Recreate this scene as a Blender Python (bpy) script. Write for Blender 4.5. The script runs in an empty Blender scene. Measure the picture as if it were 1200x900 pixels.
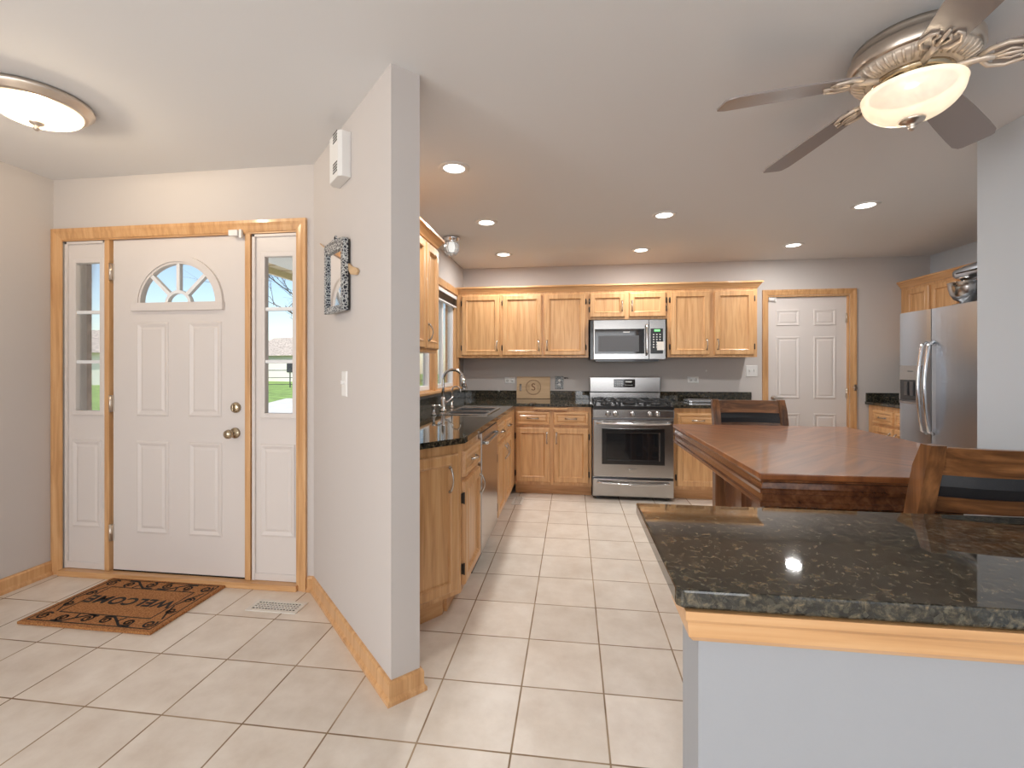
import bpy, bmesh, math, random
from mathutils import Vector, Matrix
random.seed(7)
R = math.radians
PI = math.pi
sc = bpy.context.scene
COL = sc.collection

# ------------------------------------------------------------------ camera
cam_d = bpy.data.cameras.new('camera')
cam = bpy.data.objects.new('camera', cam_d)
COL.objects.link(cam)
YAW = 0.130651
cam.location = (0, 0, 1.275)
cam.rotation_euler = (PI / 2, 0, YAW)
cam_d.sensor_fit = 'HORIZONTAL'
cam_d.sensor_width = 36
cam_d.lens = 539.254 / 1200 * 36
cam_d.shift_y = -(450 - 430.19) / 1200
cam_d.clip_start = 0.05
cam_d.clip_end = 300
sc.camera = cam

# ------------------------------------------------------------------ view, world, sun, fill lamps
sc.view_settings.view_transform = 'Standard'
sc.view_settings.look = 'None'
sc.view_settings.gamma = 1
sc.view_settings.use_curve_mapping = False
sc.view_settings.exposure = 0.32
sc.cycles.use_denoising = True
sc.cycles.max_bounces = 10
sc.cycles.diffuse_bounces = 6
sc.cycles.transparent_max_bounces = 12
sc.cycles.caustics_reflective = False
sc.cycles.caustics_refractive = False
sc.cycles.sample_clamp_indirect = 6

W = bpy.data.worlds.new('sky'); sc.world = W; W.use_nodes = True
wn = W.node_tree.nodes; wl = W.node_tree.links
bg = wn['Background']
sky = wn.new('ShaderNodeTexSky'); sky.sky_type = 'NISHITA'
sky.sun_disc = False; sky.sun_elevation = R(42); sky.sun_rotation = R(200); sky.air_density = 1.0; sky.dust_density = 0.6
wl.new(sky.outputs[0], bg.inputs[0]); bg.inputs[1].default_value = 0.17

SUN_E = 4.6
sun_d = bpy.data.lights.new('sun', 'SUN'); sun = bpy.data.objects.new('sun', sun_d); COL.objects.link(sun)
sun_d.energy = SUN_E; sun_d.angle = R(1); sun_d.color = (1, .95, .86)
sun.rotation_euler = (R(48), 0, R(-65))          # from the left, along the front of the house

def area(name, loc, rot, sx, sy, e, col):
    d = bpy.data.lights.new(name, 'AREA'); o = bpy.data.objects.new(name, d); COL.objects.link(o)
    d.shape = 'RECTANGLE'; d.size = sx; d.size_y = sy; d.energy = e; d.color = col
    o.location = loc; o.rotation_euler = rot
    return o
# added area lamps before the solid rear wall, standing in for unseen windows
FILL_COL = (.93, .965, 1.0)
area('fill_living_left', (-1.75, -3.86, 1.35), (R(90), 0, 0), 1.7, 1.9, 46, FILL_COL)
area('fill_living_right', (0.95, -3.86, 1.35), (R(90), 0, 0), 1.7, 1.9, 36, FILL_COL)
# added fill lamp left behind the camera, no window in that wall
area('fill_side', (-3.10, -1.9, 1.35), (R(90), 0, R(-90)), 1.7, 1.9, 70, FILL_COL)
LAMP_CAN, LAMP_FLUSH, LAMP_FAN = 8.4, 62, 1.5

# ------------------------------------------------------------------ materials
def nodes(name):
    m = bpy.data.materials.new(name); m.use_nodes = True
    nt = m.node_tree
    return m, nt.nodes, nt.links, nt.nodes['Principled BSDF']

def plain(name, col, rough=.5, metal=0, coat=0, bump=0, bscale=60, emit=None, es=0, var=0, vscale=6, spec=None):
    m, n, l, b = nodes(name)
    b.inputs['Base Color'].default_value = (*col, 1)
    b.inputs['Roughness'].default_value = rough
    b.inputs['Metallic'].default_value = metal
    b.inputs['Coat Weight'].default_value = coat
    if spec is not None: b.inputs['Specular IOR Level'].default_value = spec
    if emit:
        b.inputs['Emission Color'].default_value = (*emit, 1); b.inputs['Emission Strength'].default_value = es
    tc = n.new('ShaderNodeTexCoord')
    if bump:
        t = n.new('ShaderNodeTexNoise'); t.inputs['Scale'].default_value = bscale; t.inputs['Detail'].default_value = 3
        l.new(tc.outputs['Object'], t.inputs['Vector'])
        bp = n.new('ShaderNodeBump'); bp.inputs['Strength'].default_value = bump; bp.inputs['Distance'].default_value = .002
        l.new(t.outputs['Fac'], bp.inputs['Height']); l.new(bp.outputs[0], b.inputs['Normal'])
    if var:
        t = n.new('ShaderNodeTexNoise'); t.inputs['Scale'].default_value = vscale; t.inputs['Detail'].default_value = 4
        l.new(tc.outputs['Object'], t.inputs['Vector'])
        r = n.new('ShaderNodeValToRGB')
        r.color_ramp.elements[0].position = .3; r.color_ramp.elements[1].position = .7
        r.color_ramp.elements[0].color = (*[c * (1 - var) for c in col], 1)
        r.color_ramp.elements[1].color = (*[min(1, c * (1 + var)) for c in col], 1)
        l.new(t.outputs['Fac'], r.inputs[0]); l.new(r.outputs[0], b.inputs['Base Color'])
    return m

def wood(name, dark, mid, light, axis='z', rough=.35, coat=.25, scale=1.0, contrast=1.0):
    """straight grained wood; the grain runs along the given axis"""
    m, n, l, b = nodes(name)
    tc = n.new('ShaderNodeTexCoord'); mp = n.new('ShaderNodeMapping')
    s = {'x': (2.2, 30, 30), 'y': (30, 2.2, 30), 'z': (30, 30, 2.2)}[axis]
    mp.inputs['Scale'].default_value = [v * scale for v in s]
    l.new(tc.outputs['Object'], mp.inputs['Vector'])
    n1 = n.new('ShaderNodeTexNoise'); n1.inputs['Scale'].default_value = 1.0; n1.inputs['Detail'].default_value = 5; n1.inputs['Distortion'].default_value = .8
    l.new(mp.outputs[0], n1.inputs['Vector'])
    mp2 = n.new('ShaderNodeMapping')
    s2 = {'x': (3, 130, 130), 'y': (130, 3, 130), 'z': (130, 130, 3)}[axis]
    mp2.inputs['Scale'].default_value = [v * scale for v in s2]
    l.new(tc.outputs['Object'], mp2.inputs['Vector'])
    n2 = n.new('ShaderNodeTexNoise'); n2.inputs['Scale'].default_value = 1.0; n2.inputs['Detail'].default_value = 2
    l.new(mp2.outputs[0], n2.inputs['Vector'])
    mx = n.new('ShaderNodeMath'); mx.operation = 'MULTIPLY_ADD'; mx.inputs[1].default_value = .35
    sub = n.new('ShaderNodeMath'); sub.operation = 'SUBTRACT'; sub.inputs[1].default_value = .5
    l.new(n2.outputs['Fac'], sub.inputs[0]); l.new(sub.outputs[0], mx.inputs[0]); l.new(n1.outputs['Fac'], mx.inputs[2])
    r = n.new('ShaderNodeValToRGB'); cr = r.color_ramp
    cr.elements[0].position = .5 - .22 / contrast; cr.elements[0].color = (*dark, 1)
    cr.elements[1].position = .5 + .22 / contrast; cr.elements[1].color = (*light, 1)
    e = cr.elements.new(.5); e.color = (*mid, 1)
    l.new(mx.outputs[0], r.inputs[0]); l.new(r.outputs[0], b.inputs['Base Color'])
    b.inputs['Roughness'].default_value = rough; b.inputs['Coat Weight'].default_value = coat; b.inputs['Coat Roughness'].default_value = .12
    bp = n.new('ShaderNodeBump'); bp.inputs['Strength'].default_value = .12; bp.inputs['Distance'].default_value = .001
    l.new(n2.outputs['Fac'], bp.inputs['Height']); l.new(bp.outputs[0], b.inputs['Normal'])
    return m

OAK = [(.48, .25, .10), (.60, .335, .148), (.67, .405, .20)]
M = {}
for ax in 'xyz':
    M['oak_' + ax] = wood('honey oak grain ' + ax, *OAK, axis=ax)
    M['brown_' + ax] = wood('rustic brown wood ' + ax, (.055, .022, .008), (.15, .06, .02), (.29, .125, .045), axis=ax, rough=.3, coat=.35, scale=.9)
    M['cherry_' + ax] = wood('dark cherry wood ' + ax, (.075, .026, .012), (.135, .05, .02), (.21, .085, .035), axis=ax, rough=.22, coat=.6, scale=.8)
M['wall'] = plain('greige wall paint', (.55, .51, .485), .75, bump=.05, bscale=180)
M['wall_blue'] = plain('pale blue grey wall paint', (.57, .62, .67), .75, bump=.05, bscale=180)
M['wall_grey'] = plain('cool grey wall paint', (.335, .345, .365), .75, bump=.05, bscale=180)
M['ceiling'] = plain('ceiling paint', (.74, .742, .745), .85, bump=.05, bscale=120)
M['door_white'] = plain('door paint', (.68, .63, .60), .38, bump=.03, bscale=40)
M['white'] = plain('white plastic', (.75, .74, .72), .4)
M['chrome'] = plain('polished chrome', (.75, .75, .76), .12, 1)
M['steel'] = plain('brushed stainless steel', (.46, .45, .44), .22, 1)
M['steel_dark'] = plain('dark steel', (.20, .20, .21), .35, 1)
M['bowl_steel'] = plain('satin sink steel', (.30, .30, .30), .35, 1)
M['fridge_steel'] = plain('fridge stainless steel', (.52, .57, .64), .30, 1)
M['pewter'] = plain('pewter pull', (.52, .50, .47), .25, 1)
M['brass'] = plain('aged brass', (.46, .38, .27), .22, 1)
M['nickel'] = plain('brushed nickel', (.66, .58, .50), .3, 1)
M['black'] = plain('black enamel', (.012, .012, .013), .22, coat=.3)
M['black_glass'] = plain('black oven glass', (.010, .011, .013), .06, coat=.5)
M['screen_mesh'] = plain('grey oven screen', (.09, .09, .095), .35)
M['iron'] = plain('cast iron', (.02, .02, .021), .45)
M['hinge'] = plain('dark hinge', (.05, .042, .035), .4, .8)
M['leather'] = plain('black leather', (.012, .012, .014), .5, bump=.15, bscale=260)
M['grout'] = plain('grout', (.3, .2, .12), .9)
M['vinyl'] = plain('white vinyl', (.78, .79, .80), .35)
M['black_paint'] = plain('black print', (.012, .01, .009), .8)
M['register'] = plain('cream register', (.72, .68, .62), .45)
M['maple'] = wood('maple board', (.50, .33, .18), (.58, .40, .23), (.66, .47, .28), axis='x', rough=.5, coat=0, contrast=.7)
M['maple_burn'] = plain('burned engraving', (.19, .09, .04), .8)
M['screen_green'] = plain('green clock digits', (.02, .1, .02), .4, emit=(.25, 1, .3), es=1.2)
M['cream_siding'] = plain('cream siding', (.62, .52, .36), .7)
M['brick'] = plain('brown brick', (.27, .19, .14), .9, var=.4, vscale=9)
M['lawn'] = plain('lawn', (.22, .34, .08), .95, var=.35, vscale=2)
M['concrete'] = plain('concrete drive', (.62, .60, .56), .9, var=.06, vscale=2)
M['bark'] = plain('bark', (.14, .11, .09), .95)
M['roof'] = plain('shingle roof', (.42, .36, .31), .95, var=.5, vscale=6)
M['siding'] = plain('white siding', (.72, .70, .66), .8)
M['house_dark'] = plain('dark window', (.05, .05, .06), .2)
M['fence'] = plain('fence metal', (.08, .08, .08), .5)

def mat_glass(name='window glass', tint=(1, 1, 1), refl=.55):
    m = bpy.data.materials.new(name); m.use_nodes = True
    n = m.node_tree.nodes; l = m.node_tree.links; n.remove(n['Principled BSDF'])
    t = n.new('ShaderNodeBsdfTransparent'); t.inputs[0].default_value = (*tint, 1)
    g = n.new('ShaderNodeBsdfGlossy'); g.inputs['Roughness'].default_value = .02
    f = n.new('ShaderNodeFresnel'); f.inputs[0].default_value = 1.3
    mu = n.new('ShaderNodeMath'); mu.operation = 'MULTIPLY'; mu.inputs[1].default_value = refl
    mx = n.new('ShaderNodeMixShader')
    l.new(f.outputs[0], mu.inputs[0]); l.new(mu.outputs[0], mx.inputs[0]); l.new(t.outputs[0], mx.inputs[1]); l.new(g.outputs[0], mx.inputs[2])
    l.new(mx.outputs[0], n['Material Output'].inputs[0])
    return m
M['glass'] = mat_glass()

def mat_clear():
    m, n, l, b = nodes('faceted clear glass')
    b.inputs['Base Color'].default_value = (.9, .93, .95, 1); b.inputs['Transmission Weight'].default_value = .75
    b.inputs['Roughness'].default_value = .08; b.inputs['IOR'].default_value = 1.45
    return m
M['clear'] = mat_clear()

def mat_mirror():
    return plain('mirror glass', (.86, .88, .9), .03, 1)
M['mirror'] = mat_mirror()

def mat_glow(name, col, es, base=(.9, .85, .75), veins=True, clear=0):
    m, n, l, b = nodes(name)
    b.inputs['Base Color'].default_value = (*base, 1); b.inputs['Roughness'].default_value = .25
    tc = n.new('ShaderNodeTexCoord')
    t = n.new('ShaderNodeTexNoise'); t.inputs['Scale'].default_value = 9; t.inputs['Detail'].default_value = 6; t.inputs['Distortion'].default_value = 1.6
    l.new(tc.outputs['Object'], t.inputs['Vector'])
    r = n.new('ShaderNodeValToRGB'); r.color_ramp.elements[0].position = .35; r.color_ramp.elements[1].position = .68
    r.color_ramp.elements[0].color = (*[c * (.62 if veins else 1) for c in col], 1); r.color_ramp.elements[1].color = (*col, 1)
    l.new(t.outputs['Fac'], r.inputs[0]); l.new(r.outputs[0], b.inputs['Emission Color'])
    b.inputs['Emission Strength'].default_value = es
    if clear:                      # frosted glass lets part of the bulb's light straight through
        tr = n.new('ShaderNodeBsdfTransparent'); tr.inputs[0].default_value = (*col, 1); mx = n.new('ShaderNodeMixShader'); mx.inputs[0].default_value = clear
        l.new(b.outputs[0], mx.inputs[1]); l.new(tr.outputs[0], mx.inputs[2]); l.new(mx.outputs[0], n['Material Output'].inputs[0])
    return m
M['alabaster'] = mat_glow('lit alabaster glass', (1, .88, .72), .31, clear=.16)
M['alabaster_entry'] = mat_glow('lit entry glass', (1, .93, .79), .66, clear=.2)
M['can_glow'] = mat_glow('lit bulb face', (1, .95, .88), 5, veins=False)

M['bulb'] = mat_glow('soft lit bulb', (1, .95, .88), .8, veins=False)

def mat_tile():
    m, n, l, b = nodes('cream ceramic floor tile')
    P, OX, OY = .32297, -.52443, 1.82769
    tc = n.new('ShaderNodeTexCoord'); sx = n.new('ShaderNodeSeparateXYZ'); l.new(tc.outputs['Object'], sx.inputs[0])
    ds, cells = [], []
    for ax, o in (('X', OX), ('Y', OY)):
        a = n.new('ShaderNodeMath'); a.operation = 'MULTIPLY_ADD'; a.inputs[1].default_value = 1 / P; a.inputs[2].default_value = -o / P + 40
        l.new(sx.outputs[ax], a.inputs[0])
        fr = n.new('ShaderNodeMath'); fr.operation = 'FRACT'; l.new(a.outputs[0], fr.inputs[0])
        fl = n.new('ShaderNodeMath'); fl.operation = 'FLOOR'; l.new(a.outputs[0], fl.inputs[0]); cells.append(fl)
        s = n.new('ShaderNodeMath'); s.operation = 'SUBTRACT'; s.inputs[1].default_value = .5; l.new(fr.outputs[0], s.inputs[0])
        ab = n.new('ShaderNodeMath'); ab.operation = 'ABSOLUTE'; l.new(s.outputs[0], ab.inputs[0]); ds.append(ab)
    mx = n.new('ShaderNodeMath'); mx.operation = 'MAXIMUM'; l.new(ds[0].outputs[0], mx.inputs[0]); l.new(ds[1].outputs[0], mx.inputs[1])
    g = n.new('ShaderNodeMapRange'); g.inputs['From Min'].default_value = .5 - .0115; g.inputs['From Max'].default_value = .5 - .008; l.new(mx.outputs[0], g.inputs[0])
    cv = n.new('ShaderNodeCombineXYZ'); l.new(cells[0].outputs[0], cv.inputs[0]); l.new(cells[1].outputs[0], cv.inputs[1])
    wnz = n.new('ShaderNodeTexWhiteNoise'); wnz.noise_dimensions = '2D'; l.new(cv.outputs[0], wnz.inputs['Vector'])
    ad = n.new('ShaderNodeVectorMath'); ad.operation = 'MULTIPLY_ADD'; ad.inputs[1].default_value = (3, 3, 3)
    l.new(cv.outputs[0], ad.inputs[0]); l.new(tc.outputs['Object'], ad.inputs[2])
    t = n.new('ShaderNodeTexNoise'); t.inputs['Scale'].default_value = 5.5; t.inputs['Detail'].default_value = 7; t.inputs['Roughness'].default_value = .62
    l.new(ad.outputs[0], t.inputs['Vector'])
    r = n.new('ShaderNodeValToRGB'); r.color_ramp.elements[0].position = .32; r.color_ramp.elements[1].position = .68
    r.color_ramp.elements[0].color = (.64, .555, .47, 1); r.color_ramp.elements[1].color = (.78, .71, .63, 1)
    l.new(t.outputs['Fac'], r.inputs[0])
    hv = n.new('ShaderNodeHueSaturation'); mr = n.new('ShaderNodeMapRange'); mr.inputs['To Min'].default_value = .95; mr.inputs['To Max'].default_value = 1.05
    l.new(wnz.outputs['Value'], mr.inputs[0]); l.new(mr.outputs[0], hv.inputs['Value']); l.new(r.outputs[0], hv.inputs['Color'])
    tg = n.new('ShaderNodeTexNoise'); tg.inputs['Scale'].default_value = 5; l.new(tc.outputs['Object'], tg.inputs['Vector'])
    rg = n.new('ShaderNodeValToRGB'); rg.color_ramp.elements[0].position = .35; rg.color_ramp.elements[1].position = .65
    rg.color_ramp.elements[0].color = (.21, .13, .07, 1); rg.color_ramp.elements[1].color = (.42, .31, .20, 1); l.new(tg.outputs['Fac'], rg.inputs[0])
    mc = n.new('ShaderNodeMix'); mc.data_type = 'RGBA'
    l.new(g.outputs[0], mc.inputs['Factor']); l.new(hv.outputs[0], mc.inputs['A']); l.new(rg.outputs[0], mc.inputs['B'])
    l.new(mc.outputs['Result'], b.inputs['Base Color'])
    mrr = n.new('ShaderNodeMapRange'); mrr.inputs['To Min'].default_value = .32; mrr.inputs['To Max'].default_value = .85
    l.new(g.outputs[0], mrr.inputs[0]); l.new(mrr.outputs[0], b.inputs['Roughness'])
    iv = n.new('ShaderNodeMath'); iv.operation = 'MULTIPLY_ADD'; iv.inputs[1].default_value = -1.0
    l.new(g.outputs[0], iv.inputs[0])
    ts = n.new('ShaderNodeMath'); ts.operation = 'MULTIPLY'; ts.inputs[1].default_value = .25; l.new(t.outputs['Fac'], ts.inputs[0]); l.new(ts.outputs[0], iv.inputs[2])
    bp = n.new('ShaderNodeBump'); bp.inputs['Strength'].default_value = .35; bp.inputs['Distance'].default_value = .002
    l.new(iv.outputs[0], bp.inputs['Height']); l.new(bp.outputs[0], b.inputs['Normal'])
    return m
M['tile'] = mat_tile()

def mat_granite():
    m, n, l, b = nodes('dark green and brown granite')
    tc = n.new('ShaderNodeTexCoord')
    t1 = n.new('ShaderNodeTexNoise'); t1.inputs['Scale'].default_value = 62; t1.inputs['Detail'].default_value = 6; t1.inputs['Roughness'].default_value = .7; t1.inputs['Distortion'].default_value = .6
    l.new(tc.outputs['Object'], t1.inputs['Vector'])
    r1 = n.new('ShaderNodeValToRGB'); cr = r1.color_ramp
    cr.elements[0].position = .34; cr.elements[0].color = (.004, .004, .004, 1)
    cr.elements[1].position = .76; cr.elements[1].color = (.26, .17, .08, 1)
    e = cr.elements.new(.50); e.color = (.028, .026, .019, 1)
    e = cr.elements.new(.60); e.color = (.095, .08, .052, 1)
    l.new(t1.outputs['Fac'], r1.inputs[0])
    v = n.new('ShaderNodeTexVoronoi'); v.inputs['Scale'].default_value = 150; l.new(tc.outputs['Object'], v.inputs['Vector'])
    rv = n.new('ShaderNodeValToRGB'); rv.color_ramp.elements[0].position = .80; rv.color_ramp.elements[1].position = .93
    sp = n.new('ShaderNodeSeparateColor'); l.new(v.outputs['Color'], sp.inputs[0]); l.new(sp.outputs[0], rv.inputs[0])
    mc = n.new('ShaderNodeMix'); mc.data_type = 'RGBA'; mc.inputs['B'].default_value = (.16, .15, .11, 1)
    mu = n.new('ShaderNodeMath'); mu.operation = 'MULTIPLY'; mu.inputs[1].default_value = .24; l.new(rv.outputs[0], mu.inputs[0])
    l.new(mu.outputs[0], mc.inputs['Factor']); l.new(r1.outputs[0], mc.inputs['A'])
    l.new(mc.outputs['Result'], b.inputs['Base Color'])
    b.inputs['Roughness'].default_value = .035; b.inputs['IOR'].default_value = 1.6
    return m
M['granite'] = mat_granite()

def mat_coir():
    m, n, l, b = nodes('brown coir mat')
    tc = n.new('ShaderNodeTexCoord')
    t = n.new('ShaderNodeTexNoise'); t.inputs['Scale'].default_value = 160; t.inputs['Detail'].default_value = 3; l.new(tc.outputs['Object'], t.inputs['Vector'])
    r = n.new('ShaderNodeValToRGB'); r.color_ramp.elements[0].position = .3; r.color_ramp.elements[1].position = .7
    r.color_ramp.elements[0].color = (.20, .07, .02, 1); r.color_ramp.elements[1].color = (.52, .24, .08, 1)
    l.new(t.outputs['Fac'], r.inputs[0]); l.new(r.outputs[0], b.inputs['Base Color']); b.inputs['Roughness'].default_value = .95
    bp = n.new('ShaderNodeBump'); bp.inputs['Strength'].default_value = .8; bp.inputs['Distance'].default_value = .004
    l.new(t.outputs['Fac'], bp.inputs['Height']); l.new(bp.outputs[0], b.inputs['Normal'])
    return m
M['coir'] = mat_coir()

def mat_damask():
    m, n, l, b = nodes('black and silver scrollwork')
    tc = n.new('ShaderNodeTexCoord')
    t = n.new('ShaderNodeTexVoronoi'); t.inputs['Scale'].default_value = 70; t.feature = 'DISTANCE_TO_EDGE'; l.new(tc.outputs['Object'], t.inputs['Vector'])
    r = n.new('ShaderNodeValToRGB'); r.color_ramp.elements[0].position = .05; r.color_ramp.elements[1].position = .13
    r.color_ramp.elements[0].color = (.55, .57, .56, 1); r.color_ramp.elements[1].color = (.015, .02, .035, 1)
    l.new(t.outputs['Distance'], r.inputs[0]); l.new(r.outputs[0], b.inputs['Base Color']); b.inputs['Roughness'].default_value = .3
    return m
M['damask'] = mat_damask()

def mat_table():
    """matched veneer: the grain fans out from the centre line of the top"""
    m, n, l, b = nodes('cherry veneer table top')
    tc = n.new('ShaderNodeTexCoord'); sx = n.new('ShaderNodeSeparateXYZ'); l.new(tc.outputs['Object'], sx.inputs[0])
    ax = n.new('ShaderNodeMath'); ax.operation = 'ABSOLUTE'; l.new(sx.outputs[0], ax.inputs[0])
    ay = n.new('ShaderNodeMath'); ay.operation = 'ABSOLUTE'; l.new(sx.outputs[1], ay.inputs[0])
    u = n.new('ShaderNodeMath'); u.operation = 'ADD'; l.new(ax.outputs[0], u.inputs[0]); l.new(ay.outputs[0], u.inputs[1])
    v = n.new('ShaderNodeMath'); v.operation = 'SUBTRACT'; l.new(ax.outputs[0], v.inputs[0]); l.new(ay.outputs[0], v.inputs[1])
    us = n.new('ShaderNodeMath'); us.operation = 'MULTIPLY'; us.inputs[1].default_value = 1.6; l.new(u.outputs[0], us.inputs[0])
    vs = n.new('ShaderNodeMath'); vs.operation = 'MULTIPLY'; vs.inputs[1].default_value = 17; l.new(v.outputs[0], vs.inputs[0])
    c = n.new('ShaderNodeCombineXYZ'); l.new(us.outputs[0], c.inputs[0]); l.new(vs.outputs[0], c.inputs[1])
    t = n.new('ShaderNodeTexNoise'); t.inputs['Scale'].default_value = 1; t.inputs['Detail'].default_value = 6; t.inputs['Distortion'].default_value = .5; l.new(c.outputs[0], t.inputs['Vector'])
    r = n.new('ShaderNodeValToRGB'); r.color_ramp.elements[0].position = .3; r.color_ramp.elements[1].position = .7
    r.color_ramp.elements[0].color = (.13, .038, .012, 1); r.color_ramp.elements[1].color = (.32, .115, .034, 1)
    l.new(t.outputs['Fac'], r.inputs[0]); l.new(r.outputs[0], b.inputs['Base Color'])
    b.inputs['Roughness'].default_value = .35; b.inputs['Coat Weight'].default_value = .45; b.inputs['Coat Roughness'].default_value = .08
    return m
M['table'] = mat_table()

# ------------------------------------------------------------------ mesh builder
class MB:
    def __init__(self): self.bm = bmesh.new()
    def box(self, x0, x1, y0, y1, z0, z1, bev=0):
        t = bmesh.new(); bmesh.ops.create_cube(t, size=1)
        for v in t.verts:
            v.co = Vector((x0 + (v.co.x + .5) * (x1 - x0), y0 + (v.co.y + .5) * (y1 - y0), z0 + (v.co.z + .5) * (z1 - z0)))
        if bev: bmesh.ops.bevel(t, geom=t.edges[:], offset=bev, segments=2, affect='EDGES', profile=.6)
        return self.add(t)
    def add(self, t, mtx=None):
        if mtx is not None: bmesh.ops.transform(t, matrix=mtx, verts=t.verts[:])
        me = bpy.data.meshes.new('tmp'); t.to_mesh(me); t.free()
        self.bm.from_mesh(me); bpy.data.meshes.remove(me)
        return self
    def merge(self, other, mtx=None): return self.add(other.bm, mtx)
    def prism(self, poly, z0, z1, bev=0):
        t = bmesh.new()
        lo = [t.verts.new((x, y, z0)) for x, y in poly]; hi = [t.verts.new((x, y, z1)) for x, y in poly]
        n = len(poly)
        t.faces.new(lo[::-1]); t.faces.new(hi)
        for i in range(n): t.faces.new((lo[i], lo[(i + 1) % n], hi[(i + 1) % n], hi[i]))
        bmesh.ops.recalc_face_normals(t, faces=t.faces[:])
        if bev: bmesh.ops.bevel(t, geom=t.edges[:], offset=bev, segments=2, affect='EDGES', profile=.6)
        return self.add(t)
    def poly_y(self, pts, y0, y1, bev=0):
        """outline in x,z extruded along y"""
        t = bmesh.new()
        a = [t.verts.new((x, y0, z)) for x, z in pts]; b = [t.verts.new((x, y1, z)) for x, z in pts]
        n = len(pts); t.faces.new(a); t.faces.new(b[::-1])
        for i in range(n): t.faces.new((a[i], b[i], b[(i + 1) % n], a[(i + 1) % n]))
        bmesh.ops.recalc_face_normals(t, faces=t.faces[:])
        if bev: bmesh.ops.bevel(t, geom=t.edges[:], offset=bev, segments=2, affect='EDGES', profile=.6)
        return self.add(t)
    def extrude_profile(self, prof, path, closed=False):
        """prof: (out, up) pairs; path: xy points, profile pushed to the right-hand side of travel, mitred"""
        t = bmesh.new(); n = len(path); rings = []
        for i in range(n):
            p = Vector(path[i])
            d1 = (p - Vector(path[i - 1])).normalized() if (i > 0 or closed) else None
            d2 = (Vector(path[(i + 1) % n]) - p).normalized() if (i < n - 1 or closed) else None
            d1 = d1 or d2; d2 = d2 or d1
            n1 = Vector((d1.y, -d1.x)); n2 = Vector((d2.y, -d2.x)); m = (n1 + n2).normalized(); k = 1 / max(.2, m.dot(n1))
            rings.append([t.verts.new((p.x + m.x * o * k, p.y + m.y * o * k, z)) for o, z in prof])
        q = len(prof)
        for i in range(n if closed else n - 1):
            a, b = rings[i], rings[(i + 1) % n]
            for j in range(q): t.faces.new((a[j], a[(j + 1) % q], b[(j + 1) % q], b[j]))
        if not closed: t.faces.new(rings[0]); t.faces.new(rings[-1][::-1])
        bmesh.ops.recalc_face_normals(t, faces=t.faces[:])
        return self.add(t)
    def rings(self, x0, x1, z0, z1, loops, y=0, back=None):
        """front panel facing -y made of nested rectangles: loops = (inset, forward) pairs"""
        t = bmesh.new(); L = []
        if back is not None: loops = [(0, -back)] + list(loops)
        for ins, f in loops:
            L.append([t.verts.new((x, y - f, z)) for x, z in ((x0 + ins, z0 + ins), (x1 - ins, z0 + ins), (x1 - ins, z1 - ins), (x0 + ins, z1 - ins))])
        for a, b in zip(L, L[1:]):
            for i in range(4): t.faces.new((a[i], a[(i + 1) % 4], b[(i + 1) % 4], b[i]))
        t.faces.new(L[-1])
        if back is not None: t.faces.new(L[0][::-1])
        bmesh.ops.recalc_face_normals(t, faces=t.faces[:])
        if back is None:
            for f in t.faces:
                if f.normal.y > .5: bmesh.ops.reverse_faces(t, faces=[f])
        return self.add(t)
    def tube(self, pts, r, seg=8, closed=False, cap=True):
        t = bmesh.new(); P = [Vector(p) for p in pts]; n = len(P); rr = r if isinstance(r, (list, tuple)) else [r] * n
        T = [((P[(i + 1) % n] if (closed or i < n - 1) else P[i]) - (P[i - 1] if (closed or i > 0) else P[i])).normalized() for i in range(n)]
        up = Vector((0, 0, 1)) if abs(T[0].z) < .9 else Vector((1, 0, 0))
        N = (up - T[0] * up.dot(T[0])).normalized(); rings = []
        for i in range(n):
            N = (N - T[i] * N.dot(T[i])).normalized(); B = T[i].cross(N)
            rings.append([t.verts.new(P[i] + (N * math.cos(2 * PI * k / seg) + B * math.sin(2 * PI * k / seg)) * rr[i]) for k in range(seg)])
        for i in range(n if closed else n - 1):
            a, b = rings[i], rings[(i + 1) % n]
            for k in range(seg): t.faces.new((a[k], a[(k + 1) % seg], b[(k + 1) % seg], b[k]))
        if cap and not closed: t.faces.new(rings[0][::-1]); t.faces.new(rings[-1])
        bmesh.ops.recalc_face_normals(t, faces=t.faces[:])
        for f in t.faces: f.smooth = True
        return self.add(t)
    def ribbon(self, secs):
        """secs: list of closed rings of 3-d points, lofted and capped"""
        t = bmesh.new(); rings = [[t.verts.new(p) for p in s] for s in secs]; q = len(secs[0])
        for a, b in zip(rings, rings[1:]):
            for j in range(q): t.faces.new((a[j], a[(j + 1) % q], b[(j + 1) % q], b[j]))
        t.faces.new(rings[0][::-1]); t.faces.new(rings[-1])
        bmesh.ops.recalc_face_normals(t, faces=t.faces[:])
        return self.add(t)
    def lathe(self, prof, c=(0, 0, 0), seg=32, axis='z', smooth=True, sx=1, sy=1):
        """prof: (radius, height) pairs"""
        t = bmesh.new(); rings = []
        for r, h in prof:
            if r < 1e-6: rings.append([t.verts.new((0, 0, h))])
            else: rings.append([t.verts.new((r * sx * math.cos(2 * PI * k / seg), r * sy * math.sin(2 * PI * k / seg), h)) for k in range(seg)])
        for a, b in zip(rings, rings[1:]):
            for k in range(seg):
                k2 = (k + 1) % seg
                if len(a) == 1 and len(b) == 1: continue
                if len(a) == 1: t.faces.new((a[0], b[k2], b[k]))
                elif len(b) == 1: t.faces.new((a[k], a[k2], b[0]))
                else: t.faces.new((a[k], a[k2], b[k2], b[k]))
        for rg, rev in ((rings[0], True), (rings[-1], False)):
            if len(rg) > 1: t.faces.new(rg[::-1] if rev else rg)
        bmesh.ops.recalc_face_normals(t, faces=t.faces[:])
        if smooth:
            for f in t.faces: f.smooth = len(f.verts) < 5
        m = Matrix.Translation(c)
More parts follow.
